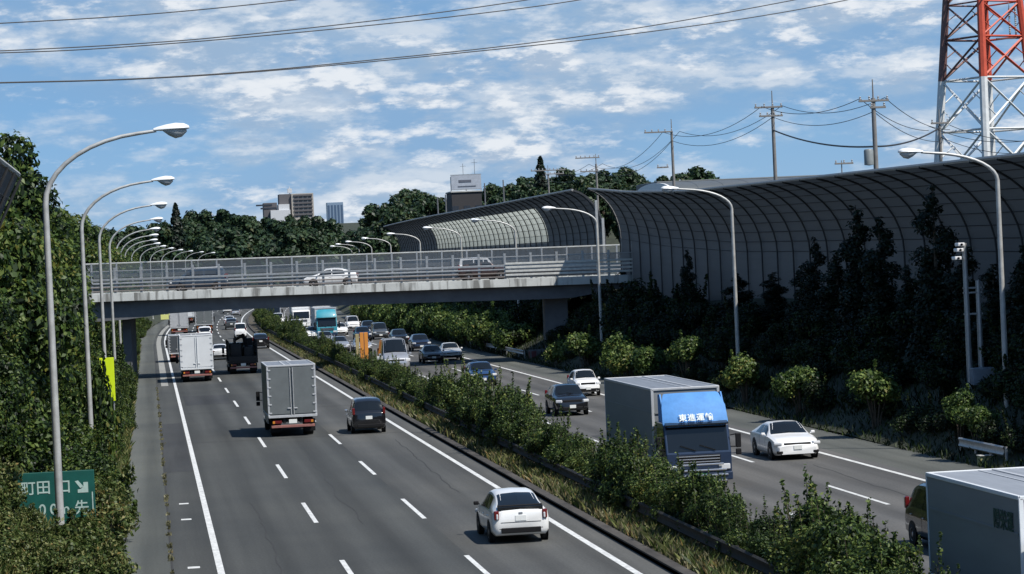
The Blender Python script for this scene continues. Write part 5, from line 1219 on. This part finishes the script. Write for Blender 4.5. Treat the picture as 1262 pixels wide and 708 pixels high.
LEFT = [('sedan', 'dark windowed white car just left of the black flatbed', M_WHITE, 6.45, 262), ('minivan', 'white minivan ahead of the white box truck', M_WHITE, 6.4, 330),
        ('suv', 'black car right of the flatbed truck in the right lane', M_BLACK, 11.5, 292), ('keivan', 'white boxy van ahead of the black car in the right lane', M_WHITE, 10.9, 340),
        ('sedan', 'white car far ahead between the grey truck and the right lane', M_WHITE, 10.6, 420), ('suv', 'dark car in the far middle lane behind a white one', M_GREYP, 10.7, 392),
        ('minivan', 'white van at the far end of the right lane', M_WHITE, 8.4, 540), ('hatch', 'small silver car at the far end of the right lane', M_SILVER, 11.0, 500),
        ('keivan', 'pale van farthest away in the right lane', M_SILVER, 10.8, 590)]
for k, lb, p, x, y in LEFT: car('passenger_car' if k in ('sedan', 'suv', 'hatch') else 'van', k, lb, 'car' if k in ('sedan', 'suv', 'hatch') else 'van', p, RX(x, y), y, True)
truck('box_truck', 'far grey box truck with bright roof edge in the middle lane', RX(6.9, 385), 385, True, M_ALU, M_WHITE, L=9, W=2.45, H=3.6)
truck('box_truck', 'far pale silver box truck in the left lane ahead of the white one', RX(3.5, 372), 372, True, M_ALU_L, M_WHITE, L=7, W=2.4, H=3.3)
truck('box_truck', 'farthest pinkish white box truck in the left lane', RX(3.4, 455), 455, True, M_PANEL_W, M_WHITE, L=9, W=2.45, H=3.6)
truck('box_truck', 'small grey truck tucked beside the white box truck at the left line', 2.55, 262, True, M_GREYP, M_GREYP, L=6, W=1.8, H=2.5, cabH=2.1, cabL=1.5, deck=.8)

# right carriageway, coming towards us
bt = truck('box_truck', 'grey box truck with blue wind deflector and white lettering above the hedge', 18.85, 95.0, False, M_PANEL_G, M_CABDARK, L=12.2, W=2.46, H=3.52, cabL=1.95, cabH=2.42, deflector=M_CABBLUE, deck=1.05)
for i, ch in enumerate('東進運輸'):
    o = lettering('lettering', ch, .29, M_SIGNW, bt, (.47 - .315 * i, -.248, 2.56), (pi / 2 - .43, 0, pi))
for z, w in ((.98, 1.7), (.78, 1.9), (.60, 2.0), (.40, 1.9)):
    b = MB(); b.box((0, .12, z - .05), (w, .06, .07), .02); b.build('chrome_bar', M_CHROME, bt)
gt = truck('box_truck', 'long grey box truck at the lower right corner with pale roof', 18.1, 50.9, False, M_PANEL_G, M_WHITE, L=8.5, W=2.44, H=3.27, cabL=1.8, cabH=2.4, deck=1.0, doorbar=M_PANEL_W, roofm=mat('truck_roof_pale', (.30, .315, .335), .5, .2, var=.1, scale=1.5, stretch=(4, .4, 1)))
lettering('lettering', '陽栄運', .44, M_TXTG, gt, (1.24, -2.95, 2.72), (pi / 2, 0, pi / 2))
car('sports_hatchback', 'sporthatch', 'white sporty hatchback with black lower intake in the far right lane', 'car', M_WHITE, 25.05, 106.2, False, trim=M_WHITE)
car('suv_car', 'suv', 'black compact suv ahead of the small white boxy car, oncoming', 'car', M_BLACK, 21.8, 143.2, False)
kc = car('passenger_car', 'suv', 'small white boxy car beside the shaded bank, oncoming', 'car', M_WHITE, 25.65, 162.0, False); kc.scale = (.86, .82, .97)
car('passenger_car', 'suv', 'dark blue car in the middle oncoming lane past the hedge gap', 'car', M_BLUE, 21.7, 181, False)
car('passenger_car', 'sedan', 'white saloon with black grille near the pier, oncoming', 'car', M_WHITE, 25.1, 230.8, False)
car('passenger_car', 'sedan', 'brownish dark car left of the white saloon, oncoming', 'car', M_BROWNP, 23.1, 226.6, False)
sv = car('minivan_car', 'minivan', 'tall silver grey minivan just above the hedge right of the orange boards', 'van', M_SILVER, 18.1, 205, False); sv.scale = (1.22, 1.1, 1.5)
car('passenger_car', 'suv', 'grey car behind the tall silver minivan', 'car', M_GREYP, 21.6, 244, False)
car('passenger_car', 'taxi', 'black tall car half hidden behind the lower right grey truck', 'car', M_BLACK, 21.55, 70.9, False)
RIGHT = [('suv', 'dark navy car with bright headlights behind the silver minivan', M_NAVY, 25.2, 258), ('sedan', 'silver car with white plate left of the orange boards', M_SILVER, 20.0, 262), ('suv', 'navy car left behind the orange boards', M_NAVY, 23.0, 300),
         ('minivan', 'grey van with dark front right of the teal truck, second row', M_GREYP, 25.3, 305), ('hatch', 'white car directly right of the teal truck', M_WHITE, 22.6, 330), ('keivan', 'small white van left of the teal truck', M_WHITE, 18.0, 345),
         ('sedan', 'white saloon peeking between van and teal truck', M_WHITE, 18.5, 318), ('minivan', 'white minivan in the far right oncoming lane', M_WHITE, 25.6, 352), ('suv', 'black car in the far right oncoming lane behind the grey van', M_BLACK, 26.0, 330),
         ('keivan', 'white van far behind the small white van', M_WHITE, 17.6, 400), ('hatch', 'silver car far behind the white minivan', M_SILVER, 22.2, 388), ('minivan', 'pale van farthest in the middle oncoming lane', M_SILVER, 22.3, 440),
         ('hatch', 'silver hatchback directly left of the orange boards behind the hedge', M_SILVER, 18.3, 268), ('hatch', 'white hatchback far back in the middle oncoming lane', M_WHITE, 22.0, 352), ('suv', 'black suv close behind the navy car in the far right oncoming lane', M_BLACK, 25.3, 281),
         ('sedan', 'white saloon far back behind the white minivan', M_WHITE, 25.5, 410), ('keivan', 'tall white van at the very back of the far right oncoming lane', M_WHITE, 25.4, 470), ('sedan', 'silver saloon in the near oncoming lane behind the silver hatchback', M_SILVER, 18.4, 292)]
for k, lb, p, x, y in RIGHT: car('passenger_car' if k in ('sedan', 'suv', 'hatch') else 'van', k, lb, 'car' if k in ('sedan', 'suv', 'hatch') else 'van', p, RX(x, y), y, False)
truck('box_truck', 'teal cabbed truck among the queue beyond the orange boards', RX(20.2, 318), 318, False, M_PANEL_W, M_TEAL, L=9.5, W=2.45, H=3.5, deflector=M_TEAL)
truck('box_truck', 'white roofed truck behind the teal truck', RX(20.0, 375), 375, False, M_PANEL_W, M_WHITE, L=9.5, W=2.45, H=3.7)
truck('box_truck', 'white roofed truck right of the teal truck at the girder', RX(23.6, 392), 392, False, M_PANEL_W, M_WHITE, L=9.5, W=2.45, H=3.6)
truck('box_truck', 'pale roofed truck far left of the teal truck', RX(17.4, 430), 430, False, M_PANEL_W, M_SILVER, L=9.5, W=2.45, H=3.7)
# on the overpass
DK = 6.60
car('minivan_car', 'minivan', 'blue wagon with white roof crossing the overpass at left', 'van', mat('paint_slate', (.035, .055, .085), .3, coat=.5), 0, 0, True, z=DK, rz=pi / 2)
car('passenger_car', 'hatch', 'white car crossing the middle of the overpass', 'car', M_WHITE, 0, 0, True, z=DK, rz=pi / 2)
car('van', 'keivan', 'white van crossing the overpass right of the middle', 'van', M_WHITE, 0, 0, True, z=DK, rz=-pi / 2)
car('passenger_car', 'suv', 'dark car following the white van on the overpass', 'car', M_BROWNP, 0, 0, True, z=DK, rz=-pi / 2)
for o in list(COL.objects):
    if o.get('label') and 'overpass' in o['label'] and o.get('category') in ('car', 'van') and o.location.z > 5:
        px = {'blue': 280, 'whit': 441, 'dark': 609}[o['label'][:4]] if 'white van' not in o['label'] else 565
        ly = 3.9 if o.rotation_euler.z < 0 else 1.4; lx = (px - 182) * 225 / F_PX
        for _ in range(4):
            v = Matrix.Rotation(BRZ, 3, 'Z') @ Vector((lx, ly, 0)) + Vector(BR); lx += pt(px, 340, v.y).x - v.x
        o.location = (v.x, v.y, 6.765 + BR[2] - lx * .0085); o.rotation_euler.z += BRZ
        if 'blue wagon' in o['label']:
            rb = MB(); rb.box((0, 2.0, 1.85), (1.40, 3.2, .14), .03); rb.build('white_roof', M_WHITE, o)
